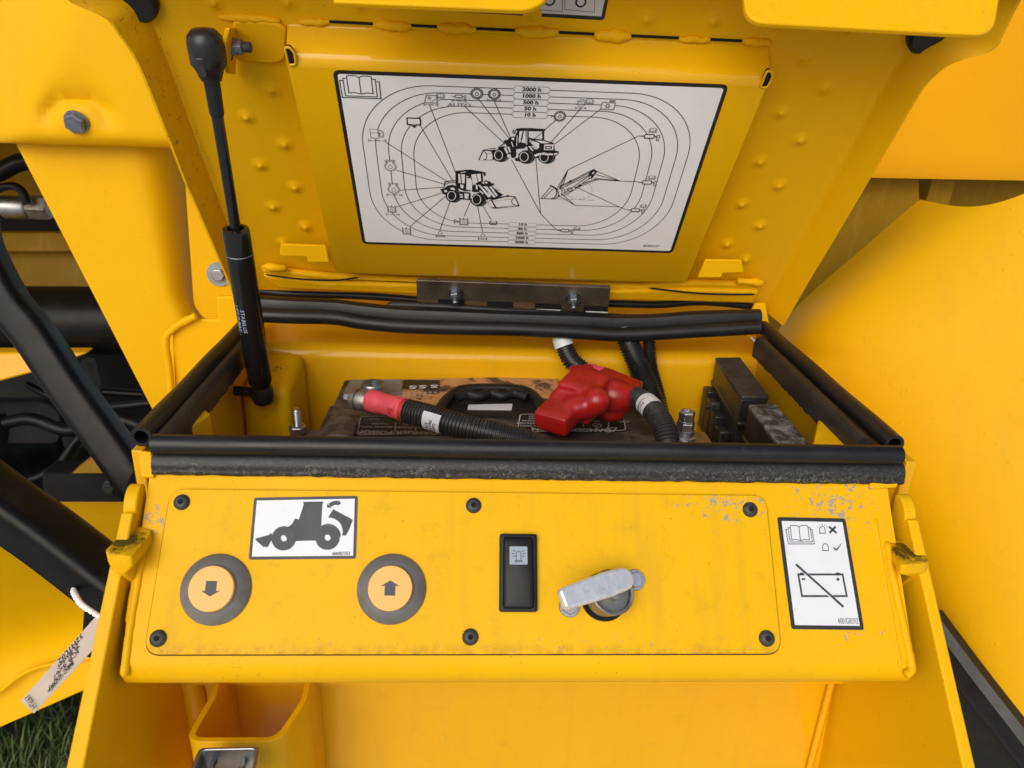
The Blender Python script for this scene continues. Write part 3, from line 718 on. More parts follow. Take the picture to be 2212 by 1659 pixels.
# bracket that carries the strut stud
b = B().prism([lp(487, 60, .016), lp(477, 95, .018), lp(487, 158, .013), lp(500, 160, -.02), lp(500, 60, -.022)],
              [p + LID.u * .0035 for p in [lp(487, 60, .016), lp(477, 95, .018), lp(487, 158, .013), lp(500, 160, -.02), lp(500, 60, -.022)]])
obj('strut_bracket', b, 'yellow_lid', lid, bevel=.0008)
b = B().slab(rpoly([lp(x, y, OW + .004) for x, y in [(500, 45), (590, 48), (620, 60), (615, 132), (590, 140), (505, 132)]], .006, 4), .004, LID.n)
obj('bracket_foot', b, 'yellow_lid', lid, bevel=.002, seg=3)

# ================================================================== hinge
hg = thing('hinge', lp(1108, 645, .001), 'brown steel hinge plate bolted to the foot of the open lid', 'hinge')
HO = .0015
b = B().slab(rpoly([lp(x, y, HO) for x, y in [(899, 606), (1319, 622), (1312, 678), (1264, 677), (1264, 662), (1208, 660), (1208, 675), (1158, 674), (1158, 657), (1105, 655), (1105, 671), (1055, 669), (1055, 652), (1001, 649), (1001, 668), (950, 666), (950, 648), (948, 666), (902, 664)]], .0008, 2), .004, LID.n)
q = [(899, 606), (1319, 622), (1312, 679), (902, 665)]
b = B().slab(rpoly([lp(x, y, HO) for x, y in q], .002, 3), .004, LID.n)
obj('hinge_plate', b, 'steel_brown', hg, bevel=.0006)
for x0, x1, y0, y1 in ((949, 1001, 648, 668), (1055, 1106, 653, 672), (1158, 1209, 657, 677), (1263, 1311, 662, 681)):
    obj('knuckle_gap', B().slab([lp(x, y, HO + .0006) for x, y in [(x0 - 2.5, y0 - 1.5), (x1 + 2.5, y0 + .5), (x1 + 2.5, y1 + 2), (x0 - 2.5, y1)]], .002, LID.n), 'dark_hole', hg)
    a_, c_ = lp(x0, (y0 + y1) / 2 + 2, -.001), lp(x1, (y0 + y1) / 2 + 4, -.001)
    obj('knuckle', B().tube([a_, c_], .0062, 24), 'steel_knuckle', hg, smooth=60)
nutb = B().lathe([(.0086, 0), (.0086, .0012), (.0066, .0013)], M.Identity(4), 28)
nutb.lathe([(.0066, .001), (.0066, .0065), (.0058, .0073)], M.Identity(4), 6)
nutb.lathe([(.0056, .007), (.0054, .0100), (.0040, .0108)], M.Identity(4), 20); nutb.lathe([(.0034, .010), (.0034, .0155), (.0026, .0165), (.0001, .0165)], M.Identity(4), 16)
nm = mesh('nut', nutb, 35)
place('nut', nm, 'zinc_blue', hg, LID.mat(984, 632, HO, .3)); place('nut', nm, 'zinc_blue', hg, LID.mat(1238, 643, HO, .1))

# ================================================================== cable lying behind the hinge
cb = thing('black_cable', onY(1400, 655, .37), 'thin black cable lying under the lower edge of the lid', 'cable')
obj('sheath', B().tube(spline([onY(x, y, .362) for x, y in [(540, 627), (640, 635), (800, 640), (1000, 655), (1200, 658), (1320, 656), (1420, 658), (1520, 652), (1625, 662)]], 8), .0045, 10), 'rubber', cb, smooth=60)

# ================================================================== gas strut
Tp = lp(448, 118, .022); Bt = onY(567, 852, .205)
gs = thing('gas_strut', Bt, 'slim black gas strut holding the lid open, with white lettering on its cylinder', 'gas strut')
ax = (Tp - Bt).normalized(); L = (Tp - Bt).length
Jn = onY(511, 494, 0) ; 
def along_strut(y):                             # point on the axis seen at picture height y
    lo, hi = 0., 1.
    for _ in range(40):
        k = (lo + hi) / 2; p = Bt.lerp(Tp, k); c_ = ROT.transposed() @ (p - CAM); yy = CY + FPX * c_[1] / c_[2]
        if yy > y: lo = k
        else: hi = k
    return Bt.lerp(Tp, lo)
J = along_strut(494); K = along_strut(826); T2 = along_strut(168); T3 = along_strut(250)
mz = ax.to_track_quat('Z', 'Y').to_matrix().to_4x4()
def mat_at(p): q = mz.copy(); q.translation = p; return q
hc = (J - K).length
obj('cylinder', B().lathe([(.0085, -.004), (.0113, .002), (.0116, .006), (.0116, hc - .003), (.0108, hc), (.0072, hc + .0005), (.0068, hc - .004)], mat_at(K), 40), 'strut_black', gs, smooth=45)
hr = (T2 - J).length
obj('rod', B().lathe([(.0046, -.01), (.0046, hr)], mat_at(J), 24), 'strut_black', gs, smooth=45)
obj('rod_boot', B().lathe([(.0050, 0), (.0056, .002), (.0058, .012), (.0062, (T2 - T3).length + .004)], mat_at(T3), 24), 'rubber', gs, smooth=45)
obj('cylinder_band', B().lathe([(.0117, 0), (.0119, .0004), (.0117, .0008)], mat_at(along_strut(548)), 40), 'zinc_dull', gs, smooth=45)
# ball sockets
e_ = (mat_at(Tp)); hs = (Tp - T2).length
obj('ball_socket', B().lathe([(.0075, -hs - .002), (.0105, -hs + .006), (.0132, -hs + .010), (.0135, .008), (.0125, .013), (.0085, .0175), (.0001, .0185)], e_, 28), 'black_plastic', gs, smooth=50)
obj('socket_clip', B().box(Tp - ax * .002 - LID.u * .002 + LID.n * .0125, (.0065, .0045, .014), mz.to_3x3()), 'black_plastic', gs, bevel=.001)
obj('ball_socket', B().lathe([(.0085, .016), (.0085, .008), (.0108, .004), (.0112, -.006), (.0095, -.012), (.0001, -.0135)], mat_at(along_strut(845)), 26), 'black_plastic', gs, smooth=50)
pb = along_strut(848)
obj('stud', B().tube([pb + V((-.030, .004, .0)), pb + V((-.008, .0, 0))], .005, 14), 'black_plastic', gs, smooth=50)
sx = lp(493, 100, .004)
mu = V((1, 0, 0)).to_track_quat('Z', 'Y').to_matrix().to_4x4()
def mu_at(p): q = mu.copy(); q.translation = p; return q
obj('washer', B().lathe([(.0105, 0), (.0105, .0015), (.004, .0015)], mu_at(sx + V((-.0005, 0, 0))), 30), 'screw_black', gs, smooth=35)
obj('stud_nut', B().lathe([(.0072, 0), (.0072, .0055), (.0064, .006), (.0064, .0085), (.005, .0092)], mu_at(sx + V((.002, 0, 0))), 6), 'zinc_blue', gs, bevel=.0006)
obj('stud', B().lathe([(.0040, .006), (.0040, .0145), (.0032, .0155), (.0001, .0155)], mu_at(sx + V((.002, 0, 0))), 18), 'screw_black', gs, smooth=40)
# lettering wrapped round the cylinder
view = (CAM - along_strut(650)); view = (view - ax * view.dot(ax)).normalized(); sidev = ax.cross(view).normalized()
def wrap(body, y, ang0, size):
    vs, fs = text(body, size, .0001, 0, 1.15); p0 = along_strut(y); b = B()
    out_ = []
    for x_, y_ in vs:
        a = ang0 + y_ / .0118; out_.append(p0 - ax * x_ + (view * math.cos(a) + sidev * math.sin(a)) * .01175)
    return b.add(out_, fs)
for body, y, a, z_ in (('STABILUS', 682, .55, .0052), ('LIFT-O-MAT', 678, 1.02, .0046)):
    b = wrap(body, y, -a if sidev.dot(ROT.col[0]) > 0 else a, z_)
    obj('lettering', b, 'lettering', gs, smooth='keep')

# ================================================================== battery
ZB = -.068
bt = thing('battery', (-.02, .21, -.2), 'dirty black battery with worn orange label and carry handle inside the box', 'battery')
bx0, bx1, by0, by1 = -.193, .150, .122, .299
obj('case', B().box2((bx0 + .004, by0 + .004, -.219), (bx1 - .004, by1 - .004, ZB - .012)), 'battery_black', bt, bevel=.004)
obj('cover', B().box2((bx0, by0, ZB - .0125), (bx1, by1, ZB)), 'battery_top', bt, bevel=.003)
FB = Frame((0, 0, ZB), (1, 0, 0), (0, 1, 0))
def bz(q, o): return [FB.P(*FB.uv(x, y, o), o) for x, y in q]
# raised label field at the back
rl = [(758, 822), (1160, 813), (1172, 838), (1000, 832), (940, 882), (848, 884), (860, 855), (745, 856)]
obj('rear_label', B().slab(bz([(756, 821), (1165, 813), (1180, 843), (992, 838), (948, 884), (866, 885), (868, 858), (744, 858)], .0012), .0012, (0, 0, 1)), 'battery_label', bt, bevel=.0004)
obj('grey_label', B().slab(bz([(757, 820), (868, 819), (868, 852), (738, 856)], .0022), .001, (0, 0, 1)), 'battery_grey', bt, bevel=.0004)
obj('brand_strip', B().slab(bz([(868, 838), (950, 837), (950, 821), (872, 820)], .0022), .001, (0, 0, 1)), 'battery_black', bt)
lt = B()
def btext(body, px, py, size, o, b=None, sx=1, bold=0, rot=math.pi):
    return put_text(b or B(), FB, body, FB.uv(px, py, o), size, o, bold, rot, sx)
obj('lettering', btext('POWERMASTER BATTERY', 905, 841, .0062, .0016, sx=.85), 'battery_black', bt, smooth='keep')
d2 = B()
for i in range(12):
    for j in range(2):
        if i in (6, 7) and j: continue
        btext('0', 872 + i * 11.5, 848 + j * 5.5 + i * -.1, .006, .0016, d2)
obj('lettering', d2, 'label_white', bt, smooth='keep')
d2 = B(); 
for x, y in ((892, 836), (913, 835), (938, 834)): btext('S', x, y, .012, .0026, d2, 1.6, .0004)
obj('lettering', d2, 'label_white', bt, smooth='keep')
obj('worn_label', B().slab(bz([(1140, 815), (1205, 814), (1205, 860), (1160, 858)], .0010), .001, (0, 0, 1)), 'battery_label', bt)
obj('worn_label', B().slab(bz([(1300, 812), (1390, 812), (1392, 826), (1330, 830)], .0012), .001, (0, 0, 1)), 'battery_grey', bt)
# well and folding handle
obj('handle_well', B().slab(bz([(942, 884), (985, 845), (1150, 842), (1185, 880), (1180, 905), (945, 900)], .0007), .0006, (0, 0, 1)), 'battery_black', bt)
hp = [FB.P(*FB.uv(x, y, .006), .006) for x, y in [(948, 890), (960, 868), (985, 845), (1010, 838), (1060, 836), (1110, 838), (1140, 845), (1162, 865), (1172, 888)]]
obj('handle', B().tube(spline(hp, 6), .0048, 14, sec=[(math.cos(2 * math.pi * j / 14) * 1.25, math.sin(2 * math.pi * j / 14) * .8) for j in range(14)]), 'battery_black', bt, smooth=60)
obj('handle_grip', B().tube(spline([FB.P(*FB.uv(x, y, .006), .006 + .0008 * math.sin(x * .12)) for x, y in [(985, 858), (1010, 852), (1035, 855), (1060, 850), (1085, 854), (1110, 850), (1140, 858)]], 5), .0052, 14), 'battery_black', bt, smooth=60)
# caps, stickers
obj('serial_sticker', B().slab(bz([(1012, 874), (1107, 872), (1105, 885), (1010, 884)], .0018), .0008, (0, 0, 1)), 'label_white', bt)
def dl(q, lines, nm, inkm, txt):
    uv = [V((*FB.uv(x, y, .0012), 0)) for x, y in q]
    pl = rpoly(uv, .004, 4)
    t = obj(nm, B().slab([FB.P(p.x, p.y, .0014) for p in pl], .0012, (0, 0, 1)), 'battery_black', bt)
    c = sum(uv, V()) / 4
    ou = B().line(FB, [(c.x + (p.x - c.x) * .985, c.y + (p.y - c.y) * .96) for p in pl], .0011, .0017, True)
    for body, px, py, sz, bo in txt: btext(body, px, py, sz, .0017, ou, 1, bo)
    for x_, y0_, y1_ in lines: ou.line(FB, [FB.uv(x_, y0_, .0017), FB.uv(x_ - 2, y1_, .0017)], .0009, .0017)
    obj('lettering', ou, inkm, t, smooth='keep'); return t
dl([(1122, 895), (1348, 893), (1353, 931), (1116, 935)], [(1262, 902, 922), (1316, 905, 922)], 'danger_label', 'print_cream',
   [('DANGER/POISON', 1234, 928, .0100, .0003), ('FLUSH EYES WITH', 1165, 920, .0048, .0001), ('WATER IMMEDIATELY', 1165, 914.5, .0048, .0001), ('GET MEDICAL', 1158, 909, .0048, .0001), ('HELP', 1152, 904, .0048, .0001), ('FAST', 1152, 899, .0048, .0001),
    ('SHIELD EYES', 1333, 910, .0046, .0001), ('NO', 1288, 910, .0046, .0001)])
b = B()
cx_, cy_ = FB.uv(1290, 919, .0017); b.line(FB, circ((cx_, cy_), .0042, 20), .0009, .0018, True); b.line(FB, [(cx_ - .003, cy_ - .003), (cx_ + .003, cy_ + .003)], .0009, .0018)
cx_, cy_ = FB.uv(1323, 928, .0017)
b.line(FB, [(cx_ - .005, cy_ + .004), (cx_ + .005, cy_ + .004), (cx_, cy_ - .005)], .0009, .0018, True)
obj('hazard_symbols', b, 'print_cream', bt, smooth='keep')
dl([(778, 900), (1010, 898), (1010, 938), (769, 941)], [(900, 912, 930), (855, 912, 930)], 'danger_label', 'print_brown',
   [('DANGER/POISON', 856, 934, .0100, .0003), ('SULFURIC', 884, 923, .0055, .0001), ('ACID', 884, 917, .0055, .0001), ('FLUSH EYES WITH', 820, 922, .0048, .0001), ('WATER', 820, 915, .0048, .0001), ('FAST', 808, 905, .0048, .0001)])
obj('vent_cap', B().slab(rpoly(bz([(705, 905), (755, 892), (772, 915), (765, 940), (700, 940)], .006), .008, 5), .008, (0, 0, 1)), 'battery_top', bt, bevel=.002)
obj('side_rib', B().box2((bx0 - .006, .16, ZB - .03), (bx0, .24, ZB - .006)), 'battery_top', bt, bevel=.002)
obj('front_rib', B().box2((-.02, .118, ZB - .016), (.13, .122, ZB - .002)), 'battery_black', bt, bevel=.001)

# hold-down stud and bolt
def bolt_thing(name, P, label, stud):
    t = thing(name, P, label, 'bolt'); m = M.Translation(P)
    if stud:
        b = B(); zz = []; 
        for i in range(11): zz += [(.0040, .006 + i * .0017), (.0033, .00685 + i * .0017)]
        obj('thread', B().lathe(zz + [(.003, .0255), (.0001, .026)], m, 16), 'zinc', t, smooth=40)
        obj('nut', B().lathe([(.0085, 0), (.0085, .0065), (.0076, .0075), (.004, .0075)], m, 6), 'zinc', t, bevel=.0006)
        obj('clamp_bar', B().box(P + V((.02, .0, -.004)), (.055, .02, .006)), 'battery_top', t, bevel=.002)
    else:
        obj('nut', B().lathe([(.0115, 0), (.0118, .002), (.0095, .003), (.0095, .0085)], m, 24), 'zinc', t, smooth=40)
        obj('bolt_head', B().lathe([(.0092, .006), (.0092, .016), (.0085, .017), (.0085, .0185), (.0080, .0185), (.0080, .027), (.0070, .0282), (.0045, .0282), (.0042, .026)], m, 6), 'zinc', t, bevel=.0005)
        obj('clamp_plate', B().box(P + V((.004, -.006, -.0045)), (.045, .045, .006)), 'zinc', t, bevel=.001)
bolt_thing('hold_down_stud', onZ(644, 934, -.07), 'threaded silver hold-down stud with nut beside the battery', True)
bolt_thing('hold_down_bolt', onZ(1477, 944, -.066), 'silver hex hold-down bolt between battery and fuse boxes', False)

# ================================================================== cables
def corrugated(pts, r, pitch=.0032, n=12, depth=.12):
    p = spline(pts, 24); L = [0]
    for i in range(1, len(p)): L.append(L[-1] + (p[i] - p[i - 1]).length)
    k = int(L[-1] / pitch * 4); out = []; rs = []; j = 0
    for i in range(k + 1):
        s_ = L[-1] * i / k
        while j < len(L) - 2 and L[j + 1] < s_: j += 1
        t_ = (s_ - L[j]) / max(1e-9, L[j + 1] - L[j]); out.append(p[j].lerp(p[j + 1], t_)); rs.append(r * (1 if i % 4 in (0, 1) else 1 - depth))
    return B().tube(out, rs, 20)
c1 = thing('battery_cable', onZ(900, 895, -.05), 'black corrugated cable with pink sleeve clamped to the battery terminal', 'cable', 'battery cables')
pth = [onZ(x, y, z_) for x, y, z_ in [(880, 888, -.042), (930, 901, -.042), (990, 919, -.044), (1060, 936, -.048), (1130, 953, -.054), (1210, 980, -.066)]]
obj('conduit', corrugated(pth, .0120), 'conduit', c1, smooth=50)
obj('wire', B().tube([onZ(850, 880, -.043), onZ(895, 891, -.042)], .0098, 18), 'red_wire', c1, smooth=50)
obj('sleeve', B().tube(spline([onZ(x, y, -.043) for x, y in [(797, 864), (815, 869), (835, 874), (855, 880), (872, 885)]], 4), [.0098] + [.0112] * 5 + [.0104] * 5 + [.0110] * 4 + [.0116, .0112], 18), 'pink_sleeve', c1, smooth=60)
a_ = onZ(770, 862, -.045); d_x = (onZ(835, 874, -.043) - a_).normalized()
obj('terminal_clamp', B().tube([a_ - d_x * .006, a_ - d_x * .003, a_ + d_x * .003, a_ + d_x * .0035, a_ + d_x * .005, a_ + d_x * .0055, a_ + d_x * .013, a_ + d_x * .016], [.007, .0105, .0112, .0095, .0095, .0112, .0112, .0098], 20), 'zinc_dull', c1, smooth=40)
obj('terminal_ring', hollow(B(), [onZ(802, 846, -.060), onZ(802, 846, -.060) + V((0, 0.0001, .012))], .0125, .0075) if False else B().lathe([(.0085, 0), (.0125, 0), (.0125, .010), (.0115, .012), (.0085, .012), (.0085, .004), (.0001, .004)], M.Translation(onZ(806, 850, -.058)), 28), 'zinc', c1, smooth=40)
obj('clamp_bolt', B().lathe([(.0055, -.004), (.0055, .006), (.004, .007)], M.Translation(a_ - d_x * .008) @ d_x.to_track_quat('Z', 'Y').to_matrix().to_4x4(), 6), 'zinc', c1)
# paper label wrapped on the conduit
def wraplabel(path, k0, k1, r, a0, a1, parent, mat='label_white', txt=()):
    p = spline(path, 24); n = len(p); i0, i1 = int(n * k0), int(n * k1); rows = []
    for i in range(i0, i1 + 1, 1):
        t_ = (p[i + 1] - p[i - 1]).normalized(); vw = (CAM - p[i]); vw = (vw - t_ * vw.dot(t_)).normalized(); s_ = t_.cross(vw)
        rows.append([p[i] + (vw * math.cos(rad(a)) + s_ * math.sin(rad(a))) * r for a in range(a0, a1 + 1, 10)])
    o = obj('cable_label', B().grid(rows), mat, parent, smooth=60)
    b = B(); im = (i0 + i1) // 2; t_ = (p[im + 1] - p[im - 1]).normalized(); vw = (CAM - p[im]); vw = (vw - t_ * vw.dot(t_)).normalized(); s_ = t_.cross(vw)
    for body, da, dl_, sz in txt:
        vs, fs = text(body, sz, .00008)
        b.add([p[im] + t_ * (dl_ + y_) + (vw * math.cos(rad(da) + x_ / r) + s_ * math.sin(rad(da) + x_ / r)) * (r + .0003) for x_, y_ in vs], fs)
    if txt: obj('lettering', b, 'ink', o, smooth='keep')
wraplabel(pth, .19, .31, .01225, -20, 80, c1, txt=[('Cable', 45, .005, .0042), ('Part No', 45, .001, .0042), ('334/', 45, -.003, .0042)])

c2 = thing('battery_cable', onY(1240, 770, .30), 'black corrugated cable coming from under the rear seal into the red cover', 'cable', 'battery cables')
p2 = [onY(1211, 706, .305), onY(1216, 738, .299), onY(1232, 775, .290), onY(1258, 800, .282), onY(1290, 815, .272)]
obj('conduit', corrugated(p2[:4] + [onY(1262, 803, .281)], .0108), 'conduit_clean', c2, smooth=50)
obj('sleeve', B().tube(spline([onY(x, y, z_) for x, y, z_ in [(1250, 797, .284), (1275, 806, .277), (1300, 808, .272), (1325, 812, .268)]], 5), [.0098] * 4 + [.0105] * 4 + [.0085] * 4 + [.007] * 4, 18), 'pink_sleeve', c2, smooth=60)
wraplabel(p2, .18, .32, .0112, -100, 100, c2)
c3 = thing('battery_cable', onZ(1420, 900, -.05), 'black corrugated cable curving forward from the red cover past the battery corner', 'cable', 'battery cables')
p3 = [onZ(1362, 855, -.036), onZ(1388, 866, -.034), (onZ(1412, 888, -.034)), onZ(1432, 918, -.038), onZ(1442, 950, -.046), onZ(1446, 985, -.058)]
obj('conduit', corrugated(p3, .0110, .0029), 'conduit', c3, smooth=50)
obj('sleeve', B().tube([onZ(1335, 842, -.036), onZ(1366, 858, -.036)], .0085, 16), 'pink_sleeve', c3, smooth=60)
wraplabel(p3, .27, .40, .0113, -100, 75, c3, txt=[('Rev 1', 30, .003, .0042), ('71/47/8222', 30, -.002, .0036)])
c4 = thing('wiring_harness', onY(1390, 800, .29), 'thick black corrugated harness running down the rear wall behind the red cover', 'cable', 'wiring conduits at the rear wall')
obj('conduit', corrugated([onY(x, y, z_) for x, y, z_ in [(1349, 706, .306), (1353, 728, .302), (1375, 780, .292), (1400, 840, .285), (1425, 905, .275), (1448, 975, .262)]], .0128, .0036), 'conduit_clean', c4, smooth=50)
c5 = thing('wiring_harness', onY(1405, 770, .3), 'thin black corrugated harness on the rear wall partly hidden by the thicker one', 'cable', 'wiring conduits at the rear wall')
obj('conduit', corrugated([onY(x, y, z_) for x, y, z_ in [(1400, 706, .306), (1402, 735, .304), (1406, 790, .301), (1422, 850, .300), (1440, 930, .296)]], .0075, .0030, depth=.18), 'conduit_clean', c5, smooth=50)

# red terminal cover
rc = B()
A_, B_ = onZ(1198, 906, -.045), onZ(1262, 838, -.034)
dx = (B_ - A_).normalized(); upv = V((0, 0, 1)); up1 = (upv - dx * upv.dot(dx)).normalized(); dy = up1.cross(dx)
m3 = M((dx, dy, up1)).transposed()
rc.box(A_.lerp(B_, .02), (.024, .036, .022), m3)
rc.box(A_.lerp(B_, .45), (.046, .032, .022), m3)
rc.box(onZ(1262, 846, -.030), (.038, .042, .032), m3)
rc.box(A_.lerp(B_, .62) + dy * -.004, (.040, .044, .026), m3)
rc.box(onZ(1258, 822, -.026), (.026, .026, .026), m3 @ M.Rotation(rad(35), 3, 'Z'))
rc.box(onZ(1290, 832, -.026), (.022, .022, .024), m3 @ M.Rotation(rad(-15), 3, 'Z'))
rc.sphere(onZ(1289, 866, -.028), (.0140, .0140, .0140))
rc.sphere(onZ(1248, 880, -.036), (.017, .014, .012)); rc.sphere(onZ(1272, 880, -.036), (.014, .012, .012))
rc.sphere(onZ(1328, 856, -.036), (.020, .017, .017))
rc.box(onZ(1334, 840, -.034), (.044, .032, .026), M.Rotation(rad(-25), 3, 'Z') @ M.Rotation(rad(12), 3, 'Y'))
rc.sphere(onZ(1322, 884, -.052), (.017, .012, .014))
rc.sphere(onZ(1306, 822, -.030), (.014, .012, .012))
o = obj('terminal_cover', rc, 'red_vinyl', label='glossy red vinyl cover over the battery terminal', cat='terminal cover', smooth=180)
mm = o.modifiers.new('remesh', 'REMESH'); mm.mode = 'VOXEL'; mm.voxel_size = .0012; mm.use_smooth_shade = True
mm = o.modifiers.new('smooth', 'SMOOTH'); mm.factor = .6; mm.iterations = 70

# fuse boxes
def fusebox(top, zt, h, label, mat):
    a = [onZ(x, y, zt) for x, y in top]; c = sum(a, V()) / 4
    t = thing('fuse_box', c - V((0, 0, .1)), label, 'fuse box', 'fuse boxes at the side wall')
    obj('lid_top', B().slab(a, .004, (0, 0, 1)), mat, t, bevel=.0012)
    sc_ = [c + (p - c) * .985 - V((0, 0, .0041)) for p in a]
    obj('cover', B().slab(sc_, h, (0, 0, 1)), 'black_plastic', t, bevel=.001)
    s2 = [c + (p - c) * 1.05 - V((0, 0, .004 + h)) for p in a]
    obj('flange', B().slab(s2, .006, (0, 0, 1)), 'black_plastic', t, bevel=.002)
    s3 = [c + (p - c) * .92 - V((0, 0, .01 + h)) for p in a]
    obj('base', B().slab(s3, .09, (0, 0, 1)), 'black_plastic', t, bevel=.001)
    return t, a, c
t, a, c = fusebox([(1545, 772), (1599, 771), (1662, 855), (1603, 856)], -.033, .024, 'taller matt black fuse box further back at the side wall', 'plastic_film')
e0, e1 = a[0], a[3]
for k in (.12, .30, .5, .72):
    p = e0.lerp(e1, k) + V((-.004, 0, -.055 - .03 * k)); obj('connector', B().box(p, (.012, .018, .05)), 'black_plastic', t, bevel=.0015)
p = e0.lerp(e1, .25) + V((-.008, -.01, -.045)); obj('latch', B().tube([p, p - V((.006, 0, 0))], .003, 12), 'black_plastic', t, smooth=40)
fusebox([(1617, 873), (1676, 871), (1752, 963), (1684, 963)], -.033, .030, 'lower black fuse box with a dusty grey lid just behind the front seal', 'plastic_dusty')

# ================================================================== galvanised latch bracket at the bottom
zl = -.19
lb = thing('latch_bracket', onZ(485, 1640, zl - .03), 'galvanised steel latch box with a round hole in front of the yellow strap', 'bracket')
ou_ = rpoly([onZ(x, y, zl) for x, y in [(430, 1615), (562, 1612), (545, 1700), (395, 1700)]], .004, 4)
cc = sum(ou_, V()) / len(ou_); in_ = [cc + (p - cc) * .88 for p in ou_]
obj('rim', B().rings([[p - V((0, 0, .03)) for p in ou_], ou_, in_, [p - V((0, 0, .012)) for p in in_]], cap=False), 'zinc', lb, bevel=.0006, smooth=35)
obj('tray', B().slab([p - V((0, 0, .012)) for p in in_], .002, (0, 0, 1)), 'zinc_dull', lb)
hm_ = M.Translation(onZ(492, 1655, zl - .0115))
obj('collar', B().lathe([(.0118, 0), (.0118, .003), (.0105, .0038), (.0095, .003), (.0095, .0)], hm_, 36), 'zinc', lb, smooth=40)
obj('hole', B().lathe([(.0096, .0002), (.0096, .0006), (.0001, .0006)], hm_, 30), 'steel_brown', lb)

# ================================================================== right hand fender and covers
FN = V((-.62, -.70, .34)).normalized(); FP = V((.425, .285, 0))
def fen(x, y, push=0):
    P = hitp(x, y, FP, FN); d = (P - CAM).normalized(); return P + d * push
ROWS = [  # left boundary ... right end at each level
    ((1988, 431), (2300, 402)), ((1940, 470), (2320, 470)), ((1860, 540), (2340, 540)), ((1775, 612), (2360, 612)), ((1705, 680), (2370, 690)), ((1672, 740), (2380, 780)),
    ((1690, 800), (2390, 880)), ((1750, 900), (2400, 990)), ((1830, 1010), (2420, 1120)), ((1900, 1110), (2440, 1260)), ((1950, 1210), (2470, 1430)), ((1985, 1290), (2500, 1700)), ((2008, 1322), (2400, 1850))]
rows = []
SL = spline([V((*a, 0)) for a, _ in ROWS], 5); SR = spline([V((*c_, 0)) for _, c_ in ROWS], 5)
nc = 40; nr = len(SL)
for i, (a, c_) in enumerate(zip(SL, SR)):
    row = []
    for k in range(nc + 1):
        t_ = (k / nc) ** 1.8; x = a.x + (c_.x - a.x) * t_; y = a.y + (c_.y - a.y) * t_
        if i < 10:                                   # concave top edge
            sag = 26 * math.sin(math.pi * min(1, t_ / .8)) * (1 - i / 10.) ; y += sag
        dpx = (c_.x - a.x) * t_; roll = .11 * math.exp(-dpx / 55) if i < 28 else .05 * math.exp(-dpx / 60)
        row.append(fen(x, y, roll))
    rows.append(row)
b = B().grid(rows)
back = [p + V((.01, .03, -.02)) for p in rows[0]]; b.grid([rows[0], back])
obj('rear_fender', b, 'yellow_fender', smooth=60, label='large smooth yellow fender panel with dried drops, right of the battery box', cat='fender')
# rubber edge strip and dark liner under the fender
es = [(2010, 1322), (2060, 1390), (2120, 1470), (2190, 1560), (2290, 1690)]
t = thing('fender_edging', fen(2100, 1450, .02), 'black rubber edging strip along the lower edge of the right fender', 'edging')
obj('strip', B().tube(spline([fen(x, y + 8, .0) for x, y in es], 6), .012, 12, sec=[(-1, -.9), (1, -.9), (1, .3), (.5, 1), (-.5, 1), (-1, .3)]), 'rubber', t, smooth=35)
obj('groove', B().tube(spline([fen(x - 12, y + 36, .012) for x, y in es], 6), .009, 12), 'rubber_side', t, smooth=35)
b = B().slab([fen(x, y, .06) for x, y in [(1960, 1300), (2030, 1320), (2330, 1700), (2330, 1900), (2000, 1900)]], .01, FN)
obj('wheel_arch_liner', b, 'black_paint', label='dark liner below the right fender beside the box cheek', cat='liner')
# orange-lit cover upper right and the recess below it
OP = Frame((.45, .52, .25), (1, 0.10, 0), (0, .05, 1))
t = thing('engine_cover', OP.hit(2050, 380), 'yellow engine cover panel in the upper right corner behind the lid', 'cover')
rows = []
for j, y in enumerate((-200, -60, 60, 160, 250, 330, 370, 384)):
    row = []
    for x in range(1780, 2420, 30):
        sh = .0 if y < 370 else .004 * (y - 370) / 14
        bow = .03 * max(0, (x - 2060 + (y * .25)) / 200) ** 2 * .4
        row.append(OP.hit(x, y + (x - 1880) * .018, -bow - sh))
    rows.append(row)
rows.append([p + V((0, .03, .0)) for p in rows[-1]])
obj('panel', B().grid(rows), 'yellow_orange_lit', t, smooth=60)
obj('shade_deck', B().box2((.36, .58, .30), (1.4, 1.6, .32)), 'yellow_paint', t)  # unseen slab added to shade the recess below the cover
t = thing('chassis_recess', onY(1900, 480, .6), 'shadowed yellow chassis plates between the engine cover and the right fender', 'chassis')
obj('back_plate', B().slab([onY(x, y, .66) for x, y in [(1640, 360), (2400, 360), (2400, 800), (1640, 800)]], .01, (0, -1, 0)), 'yellow_shaded', t)
obj('rib', B().slab([onY(x, y, .58) for x, y in [(2022, 360), (2075, 360), (2040, 470), (1990, 470)]], .06, (0, -1, 0)), 'yellow_shaded', t)
obj('rib', B().slab([onY(x, y, .56) for x, y in [(1640, 380), (1985, 380), (1985, 800), (1640, 800)]], .01, (0, -1, 0)), 'yellow_shaded', t)

